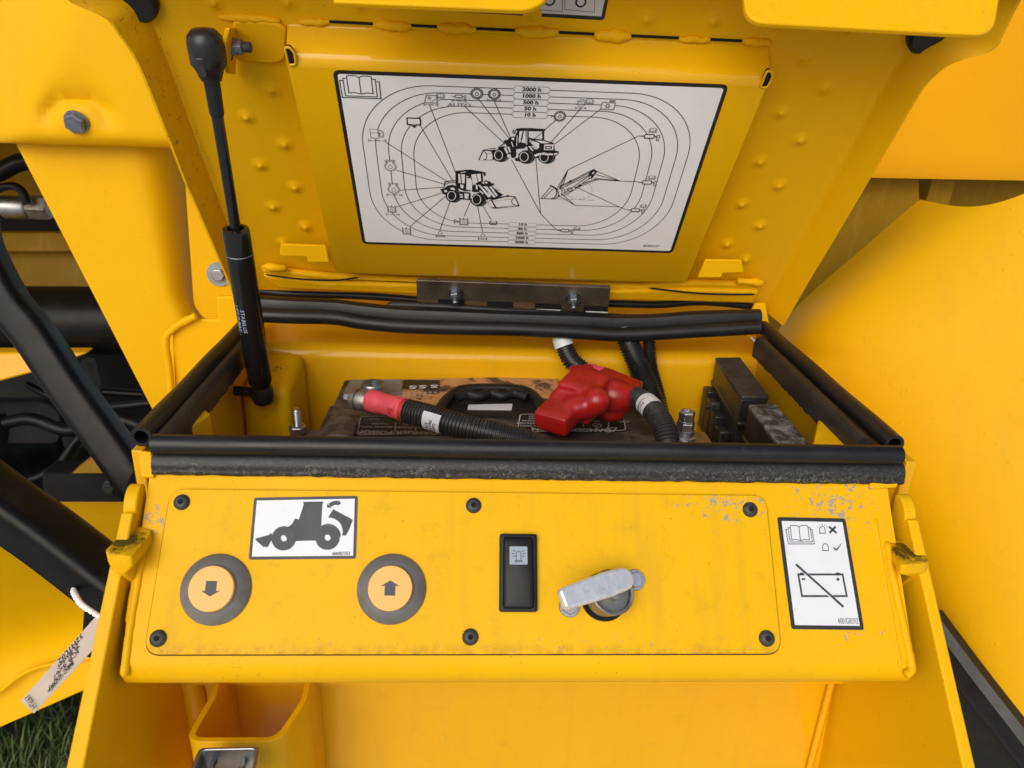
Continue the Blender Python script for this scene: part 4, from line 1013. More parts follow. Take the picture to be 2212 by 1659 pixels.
# ================================================================== left hand side
# upper cover with bolt
UC = Frame((-.45, .36, .2), (1, -.05, 0), (0, -.05, 1))
t = thing('side_cover', UC.hit(200, 310), 'yellow folded cover with a hex bolt in the upper left corner', 'cover')
rows = []
ys = [-140, -40, 40, 110, 160, 190, 210, 225, 240, 255, 270, 285, 296, 304, 309]
for j, y in enumerate(ys):
    row = []
    for x in list(range(-260, 0, 40)) + list(range(0, 420, 12)):
        fold = 128 - y * .34                        # soft fold line
        d_ = (fold - x) / 40.; sp = .5 * (d_ + math.sqrt(d_ * d_ + .45)); off = -sp * .022
        r2 = math.hypot((x - 168) / 72., (y - 262) / 60.)   # boss round the bolt
        if r2 < 1.0: off += .0
        rim = math.exp(-((r2 - .95) / .25) ** 2) * (1 if (y < 262 or True) else .4) * max(0, min(1, (290 - y) / 40.)) * max(0, min(1, (262 + 25 - y) / 60.))
        off -= .010 * rim
        if y > 285: off -= .012 * ((y - 285) / 24.) ** 2
        row.append(UC.hit(x, y + (x - 0) * .03, off))
    rows.append(row)
rows.append([p + V((0, .02, .0)) for p in rows[-1]])
obj('panel', B().grid(rows), 'yellow_paint', t, smooth=60)
hb = B().lathe([(.0125, 0), (.0125, .0018), (.0095, .002)], M.Identity(4), 30); hb.lathe([(.0108, .001), (.0108, .0075), (.0098, .0085), (.0001, .0085)], M.Identity(4), 6)
hbm = mesh('bolt', hb, 35)
place('bolt', hbm, 'zinc_blue', t, UC.mat(166, 263, .001) @ M.Rotation(.3, 4, 'X') @ M.Rotation(.35, 4, 'Z'))
deck = B().box2((-1.8, .46, .215), (-.36, 2.2, .235)); obj('shade_deck', deck, 'yellow_paint', t)  # unseen slab added to keep skylight off the left background
# pillar
PL = Frame((-.42, .40, 0), (1, -.06, 0), (0, .0, 1))
t = thing('frame_pillar', PL.hit(320, 860), 'broad yellow frame pillar left of the gas strut', 'frame')
rows = []
for j in range(0, 31):
    y = 270 + (905 - 270) * j / 30.
    xl = 14 + (y - 270) * .5135; xr = 400 + max(0, (y - 395)) * .105
    if y > 640: xr = 426 + (y - 640) * .45
    row = []
    for k in range(21):
        s_ = k / 20.; x = xl + (xr - xl) * s_
        e = max(0, (s_ - .62) / .38); row.append(PL.hit(x, y, -.055 * e ** 2.4))
    rows.append(row)
b = B().grid(rows); b.grid([[r[0] + V((.006, .012, 0)) for r in rows], [r[0] for r in rows]])
obj('pillar', b, 'yellow_paint', t, smooth=60)
# plate with washer and bolt behind the pillar edge
PB = Frame((-.37, .425, 0), (1, 0, 0), (0, .0, 1))
t = thing('mounting_plate', PB.hit(460, 660), 'yellow mounting plate with bolt and blue-grey washer behind the gas strut', 'plate')
obj('plate', B().slab(rpoly([PB.hit(x, y) for x, y in [(398, 380), (560, 380), (560, 690), (440, 690), (418, 660)]], .006, 4), .006, PB.n), 'yellow_paint', t, bevel=.0015)
wm = PB.mat(474, 592, .0005)
obj('washer', B().lathe([(.0062, 0), (.0150, 0), (.0150, .0018), (.0062, .0018)], wm, 36), 'washer_blue', t, smooth=35)
obj('bolt', B().lathe([(.0082, .001), (.0082, .0072), (.0074, .008), (.0001, .008)], wm, 6), 'zinc', t, bevel=.0005)

# lower left: black guard tubes
def flat_tube(q, depth_, rw, name, label, sec=None):
    pts = [CAM + ray(x, y) * (depth_ / FPX) for x, y in q]
    t = thing(name, pts[-1], label, 'rail', 'black guard rails')
    sq = [(p.x, p.y) for p in rpoly([V((-1, -1, 0)), V((1, -1, 0)), V((1, 1, 0)), V((-1, 1, 0))], .55, 5)]
    obj('rail', B().tube(spline(pts, 8), rw, sec=sq), 'black_paint', t, smooth=60); return t, pts
flat_tube([(-60, 330), (-58, 430), (-52, 500), (-32, 560), (18, 653), (76, 725), (150, 836), (218, 930), (275, 1010), (330, 1095)], .98, .0235, 'guard_rail', 'thin black guard rail curving down from the left edge to the box corner')
t2_, tp = flat_tube([(-140, 980), (0, 1085), (110, 1163), (210, 1240), (262, 1280)], .70, .0245, 'guard_rail', 'thick black guard rail in the lower left with a string tied round it')
obj('post', B().tube([CAM + ray(215, 1290) * (.71 / FPX), CAM + ray(205, 1400) * (.74 / FPX)], .012, 16), 'black_paint', t2_, smooth=50)
t = thing('grab_handle', onY(280, 1120, .0), 'slim black bent handle strip beside the left cheek of the box', 'handle')
obj('strip', B().tube(spline([onX(x, y, -.315) for x, y in [(312, 1015), (293, 1035), (282, 1065), (279, 1100), (275, 1150), (270, 1200)]], 6), .0045, 12, sec=[(-.55, -1), (.55, -1), (.55, 1), (-.55, 1)]), 'black_paint', t, smooth=35)

# horizontal pipe, beams, hose and fitting in the left background
def far(x, y, d): return CAM + ray(x, y) * (d / FPX)
t = thing('axle_pipe', far(100, 690, 1.35), 'thick horizontal black pipe behind the guard rail', 'pipe')
obj('pipe', B().tube([far(-200, 690, 1.35), far(420, 694, 1.35)], .062, 40), 'black_paint', t, smooth=60)
t = thing('cross_beam', far(100, 560, 1.45), 'horizontal yellow beam above the black pipe', 'beam')
obj('upper_face', B().slab([far(x, y, 1.42) for x, y in [(-150, 503), (330, 503), (330, 544), (-150, 544)]], .02, (0, -1, 0)), 'yellow_shaded', t, bevel=.003)
obj('lower_face', B().slab([far(x, y, 1.47) for x, y in [(-150, 541), (330, 541), (330, 640), (-150, 640)]], .02, (0, -1, 0)), 'yellow_shaded', t)
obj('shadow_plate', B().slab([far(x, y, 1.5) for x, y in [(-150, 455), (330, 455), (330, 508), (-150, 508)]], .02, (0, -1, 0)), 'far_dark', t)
t = thing('hydraulic_hose', far(40, 440, 1.2), 'black hydraulic hose with silver crimped fitting at the left edge', 'hose')
obj('ferrule', B().lathe([(.014, 0), (.019, .002), (.019, .036), (.0165, .040)], M.Translation(far(8, 446, 1.2)) @ V((1, 0, -.02)).to_track_quat('Z', 'Y').to_matrix().to_4x4(), 30), 'zinc', t, smooth=40)
obj('hex_nut', B().lathe([(.018, .0), (.0205, .003), (.0205, .030), (.018, .034)], M.Translation(far(64, 447, 1.2)) @ V((1, 0, -.02)).to_track_quat('Z', 'Y').to_matrix().to_4x4(), 6), 'zinc_dull', t, bevel=.001)
obj('hose', B().tube(spline([far(x, y, 1.18) for x, y in [(-60, 400), (0, 372), (40, 352), (90, 345), (140, 350)]], 6), .014, 16), 'hose', t, smooth=60)
obj('hose', B().tube(spline([far(x, y, 1.17) for x, y in [(-30, 425), (5, 405), (35, 404), (52, 420), (58, 440)]], 6), .0065, 14), 'hose', t, smooth=60)
t = thing('loader_chassis', far(100, 800, 1.6), 'yellow chassis plates glimpsed behind the left guard rails', 'chassis')
obj('back_plate', B().slab([far(x, y, 1.62) for x, y in [(-200, 250), (380, 250), (380, 470), (-200, 470)]], .02, (0, -1, 0)), 'yellow_shaded', t)
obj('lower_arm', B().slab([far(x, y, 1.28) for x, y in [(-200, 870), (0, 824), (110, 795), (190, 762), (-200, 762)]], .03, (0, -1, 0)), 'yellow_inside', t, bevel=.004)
obj('wedge', B().slab([far(x, y, 1.25) for x, y in [(155, 1022), (235, 960), (260, 1022)]], .03, (0, -1, 0)), 'yellow_shaded', t)
t = thing('axle_housing', far(150, 950, 1.5), 'dark axle housing in the shade behind the guard rails', 'axle')
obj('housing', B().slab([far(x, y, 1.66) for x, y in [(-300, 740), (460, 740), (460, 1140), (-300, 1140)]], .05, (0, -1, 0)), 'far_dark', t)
obj('shaft', B().tube([far(60, 1120, 1.3), far(185, 990, 1.5)], .026, 24), 'black_paint', t, smooth=60)
obj('drum', B().lathe([(.085, 0), (.10, .01), (.10, .06), (.08, .07), (.0001, .07)], M.Translation(far(-10, 990, 1.45)) @ V((.9, -.5, .1)).to_track_quat('Z', 'Y').to_matrix().to_4x4(), 40), 'black_paint', t, smooth=40)
obj('pin', B().tube([far(225, 846, 1.45), far(310, 852, 1.45)], .008, 20), 'black_paint', t, smooth=60)
obj('bar', B().tube([far(190, 778, 1.42), far(210, 850, 1.45)], .012, 16), 'screw_black', t, smooth=60)
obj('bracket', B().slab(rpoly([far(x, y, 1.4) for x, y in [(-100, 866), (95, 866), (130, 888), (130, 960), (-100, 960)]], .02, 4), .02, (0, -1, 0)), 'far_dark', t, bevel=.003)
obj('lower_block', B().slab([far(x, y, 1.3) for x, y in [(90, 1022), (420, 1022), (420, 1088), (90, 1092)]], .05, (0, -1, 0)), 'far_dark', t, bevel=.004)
for pts, r in (([(-40, 930), (60, 905), (150, 930), (230, 900), (330, 930)], .012), ([(-40, 1010), (40, 1040), (120, 1010), (180, 940), (260, 930)], .009), ([(60, 830), (120, 860), (200, 880), (330, 870)], .007)):
    obj('hose', B().tube(spline([far(x, y, 1.4) for x, y in pts], 8), r, 14), 'hose', t, smooth=60)
for x, y in ((240, 1050),):
    obj('bolt', B().lathe([(.014, 0), (.014, .004), (.010, .004), (.010, .012), (.0001, .012)], M.Translation(far(x, y, 1.29)) @ V((0, -1, 0)).to_track_quat('Z', 'Y').to_matrix().to_4x4(), 6), 'screw_black', t, bevel=.001)
# large lower yellow fender on the left
t = thing('lower_fender', far(100, 1500, 1.2), 'large yellow curved wheel fender in the lower left above the grass', 'fender')
rows = []
for j in range(0, 21):
    y = 1084 + (1570 - 1084) * j / 20.
    row = []
    for k in range(25):
        x = -260 + 700 * k / 24.; yb = y - (y - 1084) / 486. * (x - 0) * .44
        row.append(far(x, yb, .84 + .62 * math.sin(min(1, j / 15.) * math.pi / 2) ))
    rows.append(row)
b = B().grid(rows); b.grid([rows[-1], [p + V((0, .03, .0)) for p in rows[-1]]])
obj('skin', b, 'yellow_paint', t, smooth=60)
obj('bead', B().tube(spline([far(x, y, 1.44) for x, y in [(-80, 1530), (0, 1493), (40, 1462), (90, 1440), (200, 1420)]], 6), .004, 10), 'yellow_paint', t, smooth=60)

# ================================================================== paper tag on a string
TG = [far(212, 1326, .66), far(45, 1514, .63), far(73, 1541, .62), far(250, 1350, .645)]
tg = thing('paper_tag', TG[0], 'cream paper tag with handwriting hanging from the lower black guard rail', 'tag')
n_t = (TG[1] - TG[0]).cross(TG[3] - TG[0]).normalized()
if n_t.dot(CAM - TG[0]) < 0: n_t = -n_t
obj('card', B().slab(TG, .0004, n_t), 'tag_paper', tg)
obj('card_edge', B().slab([TG[0], TG[1], TG[1] - n_t * .006 + V((0, .002, .002)), TG[0] - n_t * .006 + V((0, .002, .002))], .0003, n_t), 'tag_edge', tg)
dlong = (TG[0] - TG[1]).normalized(); FTG = Frame(TG[1], -dlong, n_t.cross(-dlong))
if FTG.n.dot(CAM - TG[0]) < 0: FTG = Frame(TG[1], dlong, n_t.cross(dlong))
b = B(); wc = (TG[2] - TG[1]).dot(FTG.v); lc = (TG[0] - TG[1]).length
for body, fa, fc, sz, bo in (('REC CORP', .40, .86, .0058, .0002), ('JCB 4x67', .50, .62, .0074, 0), ('2L8ader', .56, .38, .0074, 0), ('32H1L02', .62, .15, .0074, 0)):
    put_text(b, FTG, body, (-lc * fa, wc * fc), sz, .0004, bo, 0, 1, .2)
put_text(b, FTG, '197LH', (-lc * .06, wc * .5), .0070, .0004, 0, math.pi / 2, 1, .2)
obj('lettering', b, 'ink', tg, smooth='keep')
sp = [far(x, y, d_) for x, y, d_ in [(214, 1332, .658), (192, 1318, .655), (175, 1305, .655), (165, 1290, .66), (160, 1276, .675), (172, 1268, .70)]]
sp = spline(sp, 10)
for k in range(2):
    pts = []
    for i, p in enumerate(sp):
        a = i * .9 + k * math.pi; pts.append(p + V((math.cos(a), 0, math.sin(a))) * .0014)
    obj('string', B().tube(pts, .0019, 8), 'string', tg, smooth=60)

# ================================================================== printed stickers
def sticker(name, F0, corners, r, wd, label, bmat, wmat, o=.0003):
    F = Frame(F0.hit(*corners[0], o), F0.hit(*corners[1], o) - F0.hit(*corners[0], o), F0.v)
    uv = [V((*F.uv(x, y), 0)) for x, y in corners]
    t = thing(name, F.p, label, 'sticker')
    obj('border', B().slab([F.P(p.x, p.y, 0) for p in rpoly(uv, r, 6)], .0003, F.n), bmat, t)
    c = sum(uv, V()) / 4; w_ = (uv[1] - uv[0]).length; h_ = (uv[3] - uv[0]).length
    inn = [V((c.x + (p.x - c.x) * (1 - 2 * wd / w_), c.y + (p.y - c.y) * (1 - 2 * wd / h_), 0)) for p in uv]
    fld = obj('white_field', B().slab([F.P(p.x, p.y, .0002) for p in rpoly(inn, max(0, r - wd), 5)], .0002, F.n), wmat, t)
    return t, F, fld
Z1, Z2, Z3 = .00035, .0005, .00065

# ---- maintenance chart on the lid
t, F, fld = sticker('maintenance_chart', LID, [(718, 151), (1575, 183), (1453, 547), (783, 527)], .006, .0034,
                    'large white service chart with loader drawings and hour rings on the lid', 'border_black', 'decal_white')
def a4(x, y): return F.uv(713.2 + x * .22321, 142.6 + y * .22321)
def a5(x, y): return F.uv(1097.2 + x * .22321, 142.6 + y * .22321)
def az_(x, y): return F.uv(932.6 + x * .14881, 263.3 + y * .14881)
def aa(x, y): return F.uv(1152.1 + x * .14881, 351.1 + y * .14881)
def cr(x, y): return F.uv(737.3 + x / 3, y / 3)
LW = .0007
rg = B()
lefts = [a4(312, 720)[0], a4(437, 740)[0], a4(560, 760)[0], a4(685, 790)[0], a4(805, 800)[0]]
tops = [a4(1150, 196)[1], a4(1250, 264)[1], a4(1350, 329)[1], a4(1450, 394)[1], a4(1550, 457)[1]]
rights = [a5(1780, 740)[0], a5(1655, 780)[0], a5(1530, 800)[0], a5(1407, 820)[0], a5(1284, 850)[0]]
bots = [cr(1000, 1563)[1], cr(1000, 1535)[1], cr(1000, 1506)[1], cr(1000, 1476)[1], cr(1000, 1448)[1]]
for i in range(5):
    rd = .062 - .0035 * i
    pts = []
    l_, r_2, t_2, b_2 = lefts[i], rights[i], tops[i], bots[i]
    for cx_, cy_, a0_ in ((r_2 - rd, t_2 - rd, 0), (l_ + rd, t_2 - rd, 90), (l_ + rd, b_2 + rd, 180), (r_2 - rd, b_2 + rd, 270)):
        pts += circ((cx_, cy_), rd, 16, rad(a0_), rad(a0_ + 90))
    rg.line(F, pts, LW, Z1, True)
obj('hour_rings', rg, 'ink', fld, smooth='keep')
ld = B()
def ln(*p, w_=LW, z_=Z1): ld.line(F, list(p), w_, z_)
ln(a4(962, 375), a4(1212, 1025)); ln(a4(870, 572), a4(1195, 1125)); ln(a4(540, 735), a4(1155, 1130)); ln(a4(640, 1005), a4(1125, 1147))
ln(a4(675, 1200), a4(1100, 1170)); ln(a4(640, 1362), a4(1100, 1222)); ln(a4(775, 1550), a4(1125, 1250)); ln(a4(1062, 1585), a4(1160, 1310))
ln(a4(1297, 1450), a4(1362, 1300)); ln(a4(1475, 1605), a4(1425, 1345)); ln(a4(1560, 1490), a4(1478, 1350))
ln(a4(1305, 392), a4(1690, 750)); ln(a4(1430, 310), a4(1725, 690)); ln(a4(1585, 330), a4(1745, 690))
ln(a5(470, 515), a5(362, 610)); ln(a5(708, 405), a5(410, 745)); ln(a5(897, 415), a5(450, 755))
ln(a5(270, 895), a5(315, 1425)); ln(a5(35, 905), a5(315, 1425), a5(470, 1585))
ln(a5(1270, 672), a5(580, 1002)); [ln(a5(580, 1002), a5(x, y)) for x, y in ((475, 1185), (505, 1165), (535, 1140))]
ln(a5(1255, 1117), a5(1090, 1112)); [ln(a5(1090, 1112), a5(x, y)) for x, y in ((865, 1018), (850, 1048), (835, 1080), (865, 1095))]
ln(a5(1145, 1388), a5(1075, 1360), a5(650, 1347), a5(490, 1250)); ln(a5(650, 1347), a5(525, 1240)); ln(a5(1075, 1360), a5(670, 1175))
obj('leader_lines', ld, 'ink', fld, smooth='keep')
# hour captions
def caption(c, w_, h_, body, sz):
    x, y = c; k = h_ * .72
    pts = [(x - w_, y), (x - w_ + k, y + h_), (x + w_ - k, y + h_), (x + w_, y), (x + w_ - k, y - h_), (x - w_ + k, y - h_)]
    obj('caption_field', B().fill(F, pts, Z2), 'decal_white', fld, smooth='keep'); obj('caption_frame', B().line(F, pts, .0004, Z3, True), 'ink_grey', fld, smooth='keep'); obj('caption_text', put_text(B(), F, body, c, sz, Z3, .00022, 0, 1.12), 'ink', fld, smooth='keep')
for i, (body, y) in enumerate((('2000 h', 225), ('1000 h', 288), ('500 h', 350), ('50 h', 410), ('10 h', 470))):
    caption(a4(1952 - i * 5, y), .0156, .0029, body, .0051)
for i, (body, y) in enumerate((('10 h', 1452), ('50 h', 1481), ('500 h', 1510), ('1000 h', 1539), ('2000 h', 1567))):
    caption(cr(1175 - i * 2, y), .0148, .0024, body, .0044)
obj('part_number', put_text(B(), F, '817/21117', cr(2005, 1592), .0044, Z3, .0001, 0, .85, .25), 'ink', fld, smooth='keep')
# pictograms
ik, ig, iw = B(), B(), B(); icn = ['']
def icon(name):
    global ik, ig, iw
    for b_, m_, sfx in ((iw, 'decal_white', '_field'), (ik, 'ink', ''), (ig, 'ink_grey', '')):
        if b_.v: obj(icn[0] + sfx, b_, m_, fld, smooth='keep')
    ik, ig, iw = B(), B(), B(); icn[0] = name
def off(c, pts, s=1): return [(c[0] + x * s, c[1] + y * s) for x, y in pts]
def drop(b, c, s, w_=.0006):
    pts = [(0, 1.5)] + [(x, y) for x, y in circ((0, 0), 1, 14, rad(30), rad(-210))]
    b.line(F, off(c, pts, s), w_, Z3, True)
def gear(b, c, r):
    pts = []
    for i in range(16):
        a = 2 * math.pi * i / 16
        for da, rr_ in ((-.12, 1.0), (-.07, 1.22), (.07, 1.22), (.12, 1.0)): pts.append((c[0] + r * rr_ * math.cos(a + da), c[1] + r * rr_ * math.sin(a + da)))
    iw.fill(F, circ(c, r * 1.1, 20), Z2); b.line(F, pts, .0006, Z3, True); b.line(F, circ(c, r * .82, 22), .0005, Z3, True); drop(b, (c[0], c[1] - r * .12), r * .3)
def book(b, c, s, w_=.0006):
    iw.fill(F, off(c, [(-1, -.6), (1, -.6), (1, .6), (-1, .6)], s), Z2)
    for k in (0, .17, .34):
        sg = [(-.62 - k, .62 - k * .75), (-.62 - k, -.45 - k * .3)]
        if k: b.line(F, off(c, [(-.62 - k + .15, .62 - k * .75), (-.62 - k, .62 - k * .75), (-.62 - k, -.40 - k * .55), (.62 + k, -.40 - k * .55), (.62 + k, .62 - k * .75), (.62 + k - .15, .62 - k * .75)], s), w_, Z3)
    b.line(F, off(c, [(0, .55), (-.15, .66), (-.45, .66), (-.6, .62), (-.6, -.32), (-.35, -.28), (0, -.36), (.35, -.28), (.6, -.32), (.6, .62), (.45, .66), (.15, .66)], s), w_, Z3, True)
    b.line(F, off(c, [(0, .55), (0, -.36)], s), w_, Z3)
def dashes(b, c, s):
    for x in (-1, 1): b.line(F, off(c, [(x, -.26), (x, .26)], s), .0006, Z3)
    for x0, x1 in ((-1, -.6), (-.4, .4), (.6, 1)): b.line(F, off(c, [(x0, .0), (x1, 0)], s), .0008, Z3)
def gun(b, c, s):
    iw.fill(F, off(c, [(-.6, -.25), (.6, -.25), (.6, .25), (-.6, .25)], s), Z2)
    b.line(F, off(c, [(-.55, .0), (-.45, .22), (.4, .22), (.5, 0), (.4, -.22), (-.45, -.22)], s), .0010, Z3, True)
    b.line(F, off(c, [(-1, 0.0), (-.55, 0)], s), .0009, Z3); b.line(F, off(c, [(.5, 0), (.72, 0), (.78, .18), (1, .14), (.98, -.5), (.78, -.45), (.78, -.1), (.6, -.08)], s), .0006, Z3)
def engine(b, c, s):
    iw.fill(F, circ(c, s * 1.05, 16), Z2)
    pts = circ((0, 0), 1.0, 20, rad(125), rad(415)); pts += [(.5, 1.05), (.8, 1.05), (.8, 1.4), (-.8, 1.4), (-.8, 1.05), (-.5, 1.05)]
    b.line(F, off(c, pts, s), .0005, Z3, True); b.line(F, off(c, [(x * .84, y * .84) for x, y in pts], s), .0005, Z3, True); drop(b, (c[0], c[1] - s * .15), s * .35)
def tank(b, c, s):
    iw.fill(F, off(c, [(-.9, -1), (.9, -1), (.9, 1), (-.9, 1)], s), Z2)
    b.line(F, off(c, [(-.9, 1), (-.9, -1), (.9, -1), (.9, 1), (.74, 1), (.74, -.84), (-.74, -.84), (-.74, 1)], s), .0006, Z3, True)
    b.line(F, off(c, [(-.55, .62), (.55, .62)], s), .0010, Z3); b.line(F, off(c, [(0, .62), (0, 1.15)], s), .0012, Z3); drop(b, (c[0], c[1] - s * .25), s * .33)
for c_ in (a4(1420, 262), a4(1588, 268), a5(502, 482)): icon('gear_icon'); gear(ik, c_, .0042)
icon('book_icon'); book(ik, a4(292, 205), .0165, .0008)
for c_, s_ in ((a4(1067, 285), .0035), (a5(790, 338), .0035), (a5(1403, 618), .0035), (a5(1392, 1075), .0035), (a5(1310, 1350), .0032), (a5(667, 1568), .0032)): icon('book_icon'); book(ig, c_, s_, .0004)
for c_, s_ in ((a4(975, 370), .0058), (a4(1247, 333), .0058), (a4(1585, 326), .0056), (a4(455, 717), .0074), (a4(622, 1242), .0070), (a4(605, 1432), .0062), (a5(703, 402), .0042)): icon('interval_mark'); dashes(ig, c_, s_)
for c_, s_ in ((a5(1370, 676), .0088), (a5(1348, 1122), .0088), (a5(1235, 1390), .0085), (a5(553, 1588), .0082)): icon('grease_gun_icon'); gun(ik, c_, s_)
icon('grease_gun_icon'); gun(ig, a4(1247, 290), .0058)
for c_, s_ in ((a4(583, 968), .0052), (a4(615, 1188), .0054)): icon('engine_icon'); engine(ig, c_, s_)
for c_, s_ in ((a4(595, 1380), .0042), (a4(740, 1592), .0044), (a4(1292, 1500), .0045)): icon('tank_icon'); tank(ig, c_, s_)
for c0_, c_ in ((a4(1065, 1612), a4(1065, 1642)), (a4(1475, 1635), a4(1475, 1668))):
    icon('axle_icon'); drop(ig, c0_, .0020); ig.line(F, circ(c_, .0011, 12), .0006, Z3, True)
    for s_ in (-1, 1):
        ig.line(F, off(c_, [(s_ * .0011, 0), (s_ * .0036, 0)]), .0009, Z3); ig.line(F, off(c_, [(s_ * .0041, -.0017), (s_ * .0041, .0017)]), .0011, Z3)
icon('auto_text')
put_text(ig, F, 'AUTO', a4(1250, 373), .0044, Z3, .0001, 0, 1.6)
icon('cab_fan_icon'); c_ = a4(975, 316); iw.fill(F, off(c_, [(-.005, -.0036), (.005, -.0036), (.005, .0036), (-.0035, .0036)]), Z2)
ig.line(F, off(c_, [(-.0054, -.0036), (.0050, -.0036), (.0052, .0036), (-.0036, .0036)]), .0009, Z3, True)
for a in (0, 90, 180, 270): ig.line(F, circ((c_[0] - .0012 + .0010 * math.cos(rad(a)), c_[1] + .0010 + .0010 * math.sin(rad(a))), .0007, 8), .0004, Z3, True)
ig.line(F, off(c_, [(.0005, -.0024), (.0022, -.0012), (.0034, -.0008), (.0038, .0012)]), .0007, Z3)
icon('reservoir_icon'); c_ = a4(810, 540); q = [(-.0056, .0042), (.0056, .0042), (.0056, -.0024), (.0022, -.0024), (.0002, -.0050), (-.0002, -.0050), (-.0022, -.0024), (-.0056, -.0024)]
iw.fill(F, off(c_, [(-.0056, -.0024), (.0056, -.0024), (.0056, .0042), (-.0056, .0042)]), Z2); ik.line(F, off(c_, q), .0012, Z3, True); ik.line(F, off(c_, [(0, -.0044), (0, -.0016)]), .0009, Z3)
icon('fuel_pump_icon'); c_ = a4(430, 650); iw.fill(F, off(c_, [(-.0036, -.0046), (.0036, -.0046), (.0036, .0048), (-.0036, .0048)]), Z2)
ig.line(F, off(c_, [(-.0034, -.0046), (.0034, -.0046), (.0030, .0048), (-.0038, .0048)]), .0006, Z3, True); ig.line(F, off(c_, [(-.0034, .0008), (.0030, .0008)]), .0006, Z3)
ig.line(F, off(c_, [(.0034, .004), (.0066, .003), (.0076, .0008), (.0072, -.0028), (.0054, -.0036), (.0044, -.002), (.0044, .0014), (.0032, .0016)]), .0008, Z3)
icon('starter_icon'); c_ = a5(708, 360); ig.line(F, circ(c_, .0030, 18, rad(130), rad(410)), .0006, Z3); ig.line(F, off(c_, [(-.0014, .0026), (-.0014, .0038), (.0020, .0038), (.0020, .0026)]), .0006, Z3); ig.line(F, off(c_, [(-.0036, .0032), (-.0018, .0018), (.0012, .0018)]), .0007, Z3)
icon('coolant_icon'); c_ = a5(965, 380); q = [(-.0054, -.0036), (.0056, -.0036), (.0060, .0030), (.0038, .0030), (.0038, .0044), (.0052, .0044), (.0052, .0052), (.0012, .0052), (.0012, .0044), (.0026, .0044), (.0026, .0030), (-.0050, .0030)]
iw.fill(F, off(c_, [(-.0054, -.0036), (.0056, -.0036), (.0058, .0030), (-.0050, .0030)]), Z2); ig.line(F, off(c_, q), .0009, Z3, True)
ik.line(F, circ((c_[0], c_[1] - .0003), .0013, 12), .0005, Z3, True)
for a in range(0, 360, 60): ik.line(F, off((c_[0], c_[1] - .0003), [(.0013 * math.cos(rad(a)), .0013 * math.sin(rad(a))), (.0026 * math.cos(rad(a)), .0026 * math.sin(rad(a)))]), .0007, Z3)
icon('tyre_icon'); c_ = a4(1578, 1512); ik.line(F, off(c_, [(-.0022, .0022), (-.0034, .0010), (-.0034, -.0012), (-.0022, -.0024), (.0022, -.0024), (.0034, -.0012), (.0034, .0010), (.0022, .0022)]), .0010, Z3); ik.line(F, off(c_, [(-.0024, 0), (.0024, 0)]), .0006, Z3)
icon('arrow_mark'); ik.fill(F, [a5(420, 468), a5(445, 480), a5(420, 490)], Z3); icon('arrow_mark'); ik.line(F, [a4(1202, 1480), a4(1202, 1515), a4(1240, 1498)], .0005, Z3, True)
icon('')

# loaders drawn on the chart
kb, kw = B(), B()
Z4, Z5 = .0008, .00095
def fb(*p): kb.fill(F, [az_(*q) for q in p], Z3)
def fw(*p): kw.fill(F, [az_(*q) for q in p], Z4)
kl = B()
def sl(*p, w_=.0006): obj('drawing_line', B().line(F, [az_(*q) for q in p], w_, Z5), 'ink', fld, smooth='keep')
def wheel(x, y, r, rx, dx):
    kb.fill(F, [az_(x + a, y + c_) for a, c_ in circ((dx * .5, 4), r * .92 + dx * .5, 26, ry=r)], Z3)
    kw.line(F, [az_(x + a, y + c_) for a, c_ in circ((0, 0), rx, 26, ry=rx * 1.12)], .0007, Z4, True)
    for i in range(10):
        a = rad(-70 + i * 15); p = (x + dx * .7 + (r * .8) * math.cos(a), y + r * .8 * math.sin(a)); kw.line(F, [az_(*p), az_(p[0] + 14, p[1] + 5)], .0002, Z4)
# upper loader (seen from the rear)
wheel(970, 475, 96, 58, 70); wheel(1340, 500, 98, 60, 70); wheel(1630, 505, 92, 60, 80)
fb((1225, 92), (1290, 82), (1460, 84), (1648, 98), (1648, 122), (1632, 124), (1630, 262), (1600, 258), (1600, 240), (1410, 240), (1410, 360), (1330, 380), (1200, 390), (1195, 240), (1240, 122), (1215, 108))
fw((1275, 125), (1326, 122), (1300, 260), (1268, 300), (1262, 250)); fw((1338, 122), (1362, 122), (1366, 300), (1300, 290), (1315, 240)); fw((1408, 128), (1602, 130), (1602, 234), (1500, 238), (1408, 216))
fw((1378, 118), (1388, 118), (1384, 320), (1372, 322)); fw((1235, 190), (1246, 190), (1238, 340), (1228, 342))
sl((1410, 300), (1608, 140)); sl((1328, 122), (1296, 255), w_=.0009)
fb((1400, 250), (1500, 240), (1640, 258), (1770, 300), (1790, 410), (1846, 422), (1840, 460), (1760, 510), (1480, 520), (1470, 440), (1390, 400))
fw((1412, 270), (1440, 258), (1560, 300), (1556, 372), (1530, 378), (1440, 300)); fw((1500, 258), (1625, 268), (1722, 300), (1640, 304), (1590, 300)); fw((1634, 318), (1768, 318), (1766, 400), (1628, 400)); sl((1655, 346), (1735, 346), (1735, 378), (1655, 378), (1655, 346), w_=.0010)
fw((1570, 440), (1640, 446), (1640, 470), (1570, 466)); fw((1645, 448), (1760, 450), (1758, 476), (1640, 474)); fw((1772, 448), (1830, 442), (1820, 464), (1772, 474)); fw((1485, 470), (1560, 440), (1580, 470), (1500, 500)); fw((1400, 345), (1430, 345), (1480, 410), (1455, 415)); fw((1440, 340), (1475, 340), (1540, 392), (1500, 388)); fw((1300, 410), (1370, 350), (1392, 356), (1320, 412))
fb((1050, 262), (1110, 250), (1115, 225), (1190, 200), (1215, 230), (1230, 500), (1170, 520), (1100, 440), (1080, 320), (1048, 290)); fb((965, 355), (1060, 350), (1140, 440), (1110, 520), (1050, 450), (960, 380))
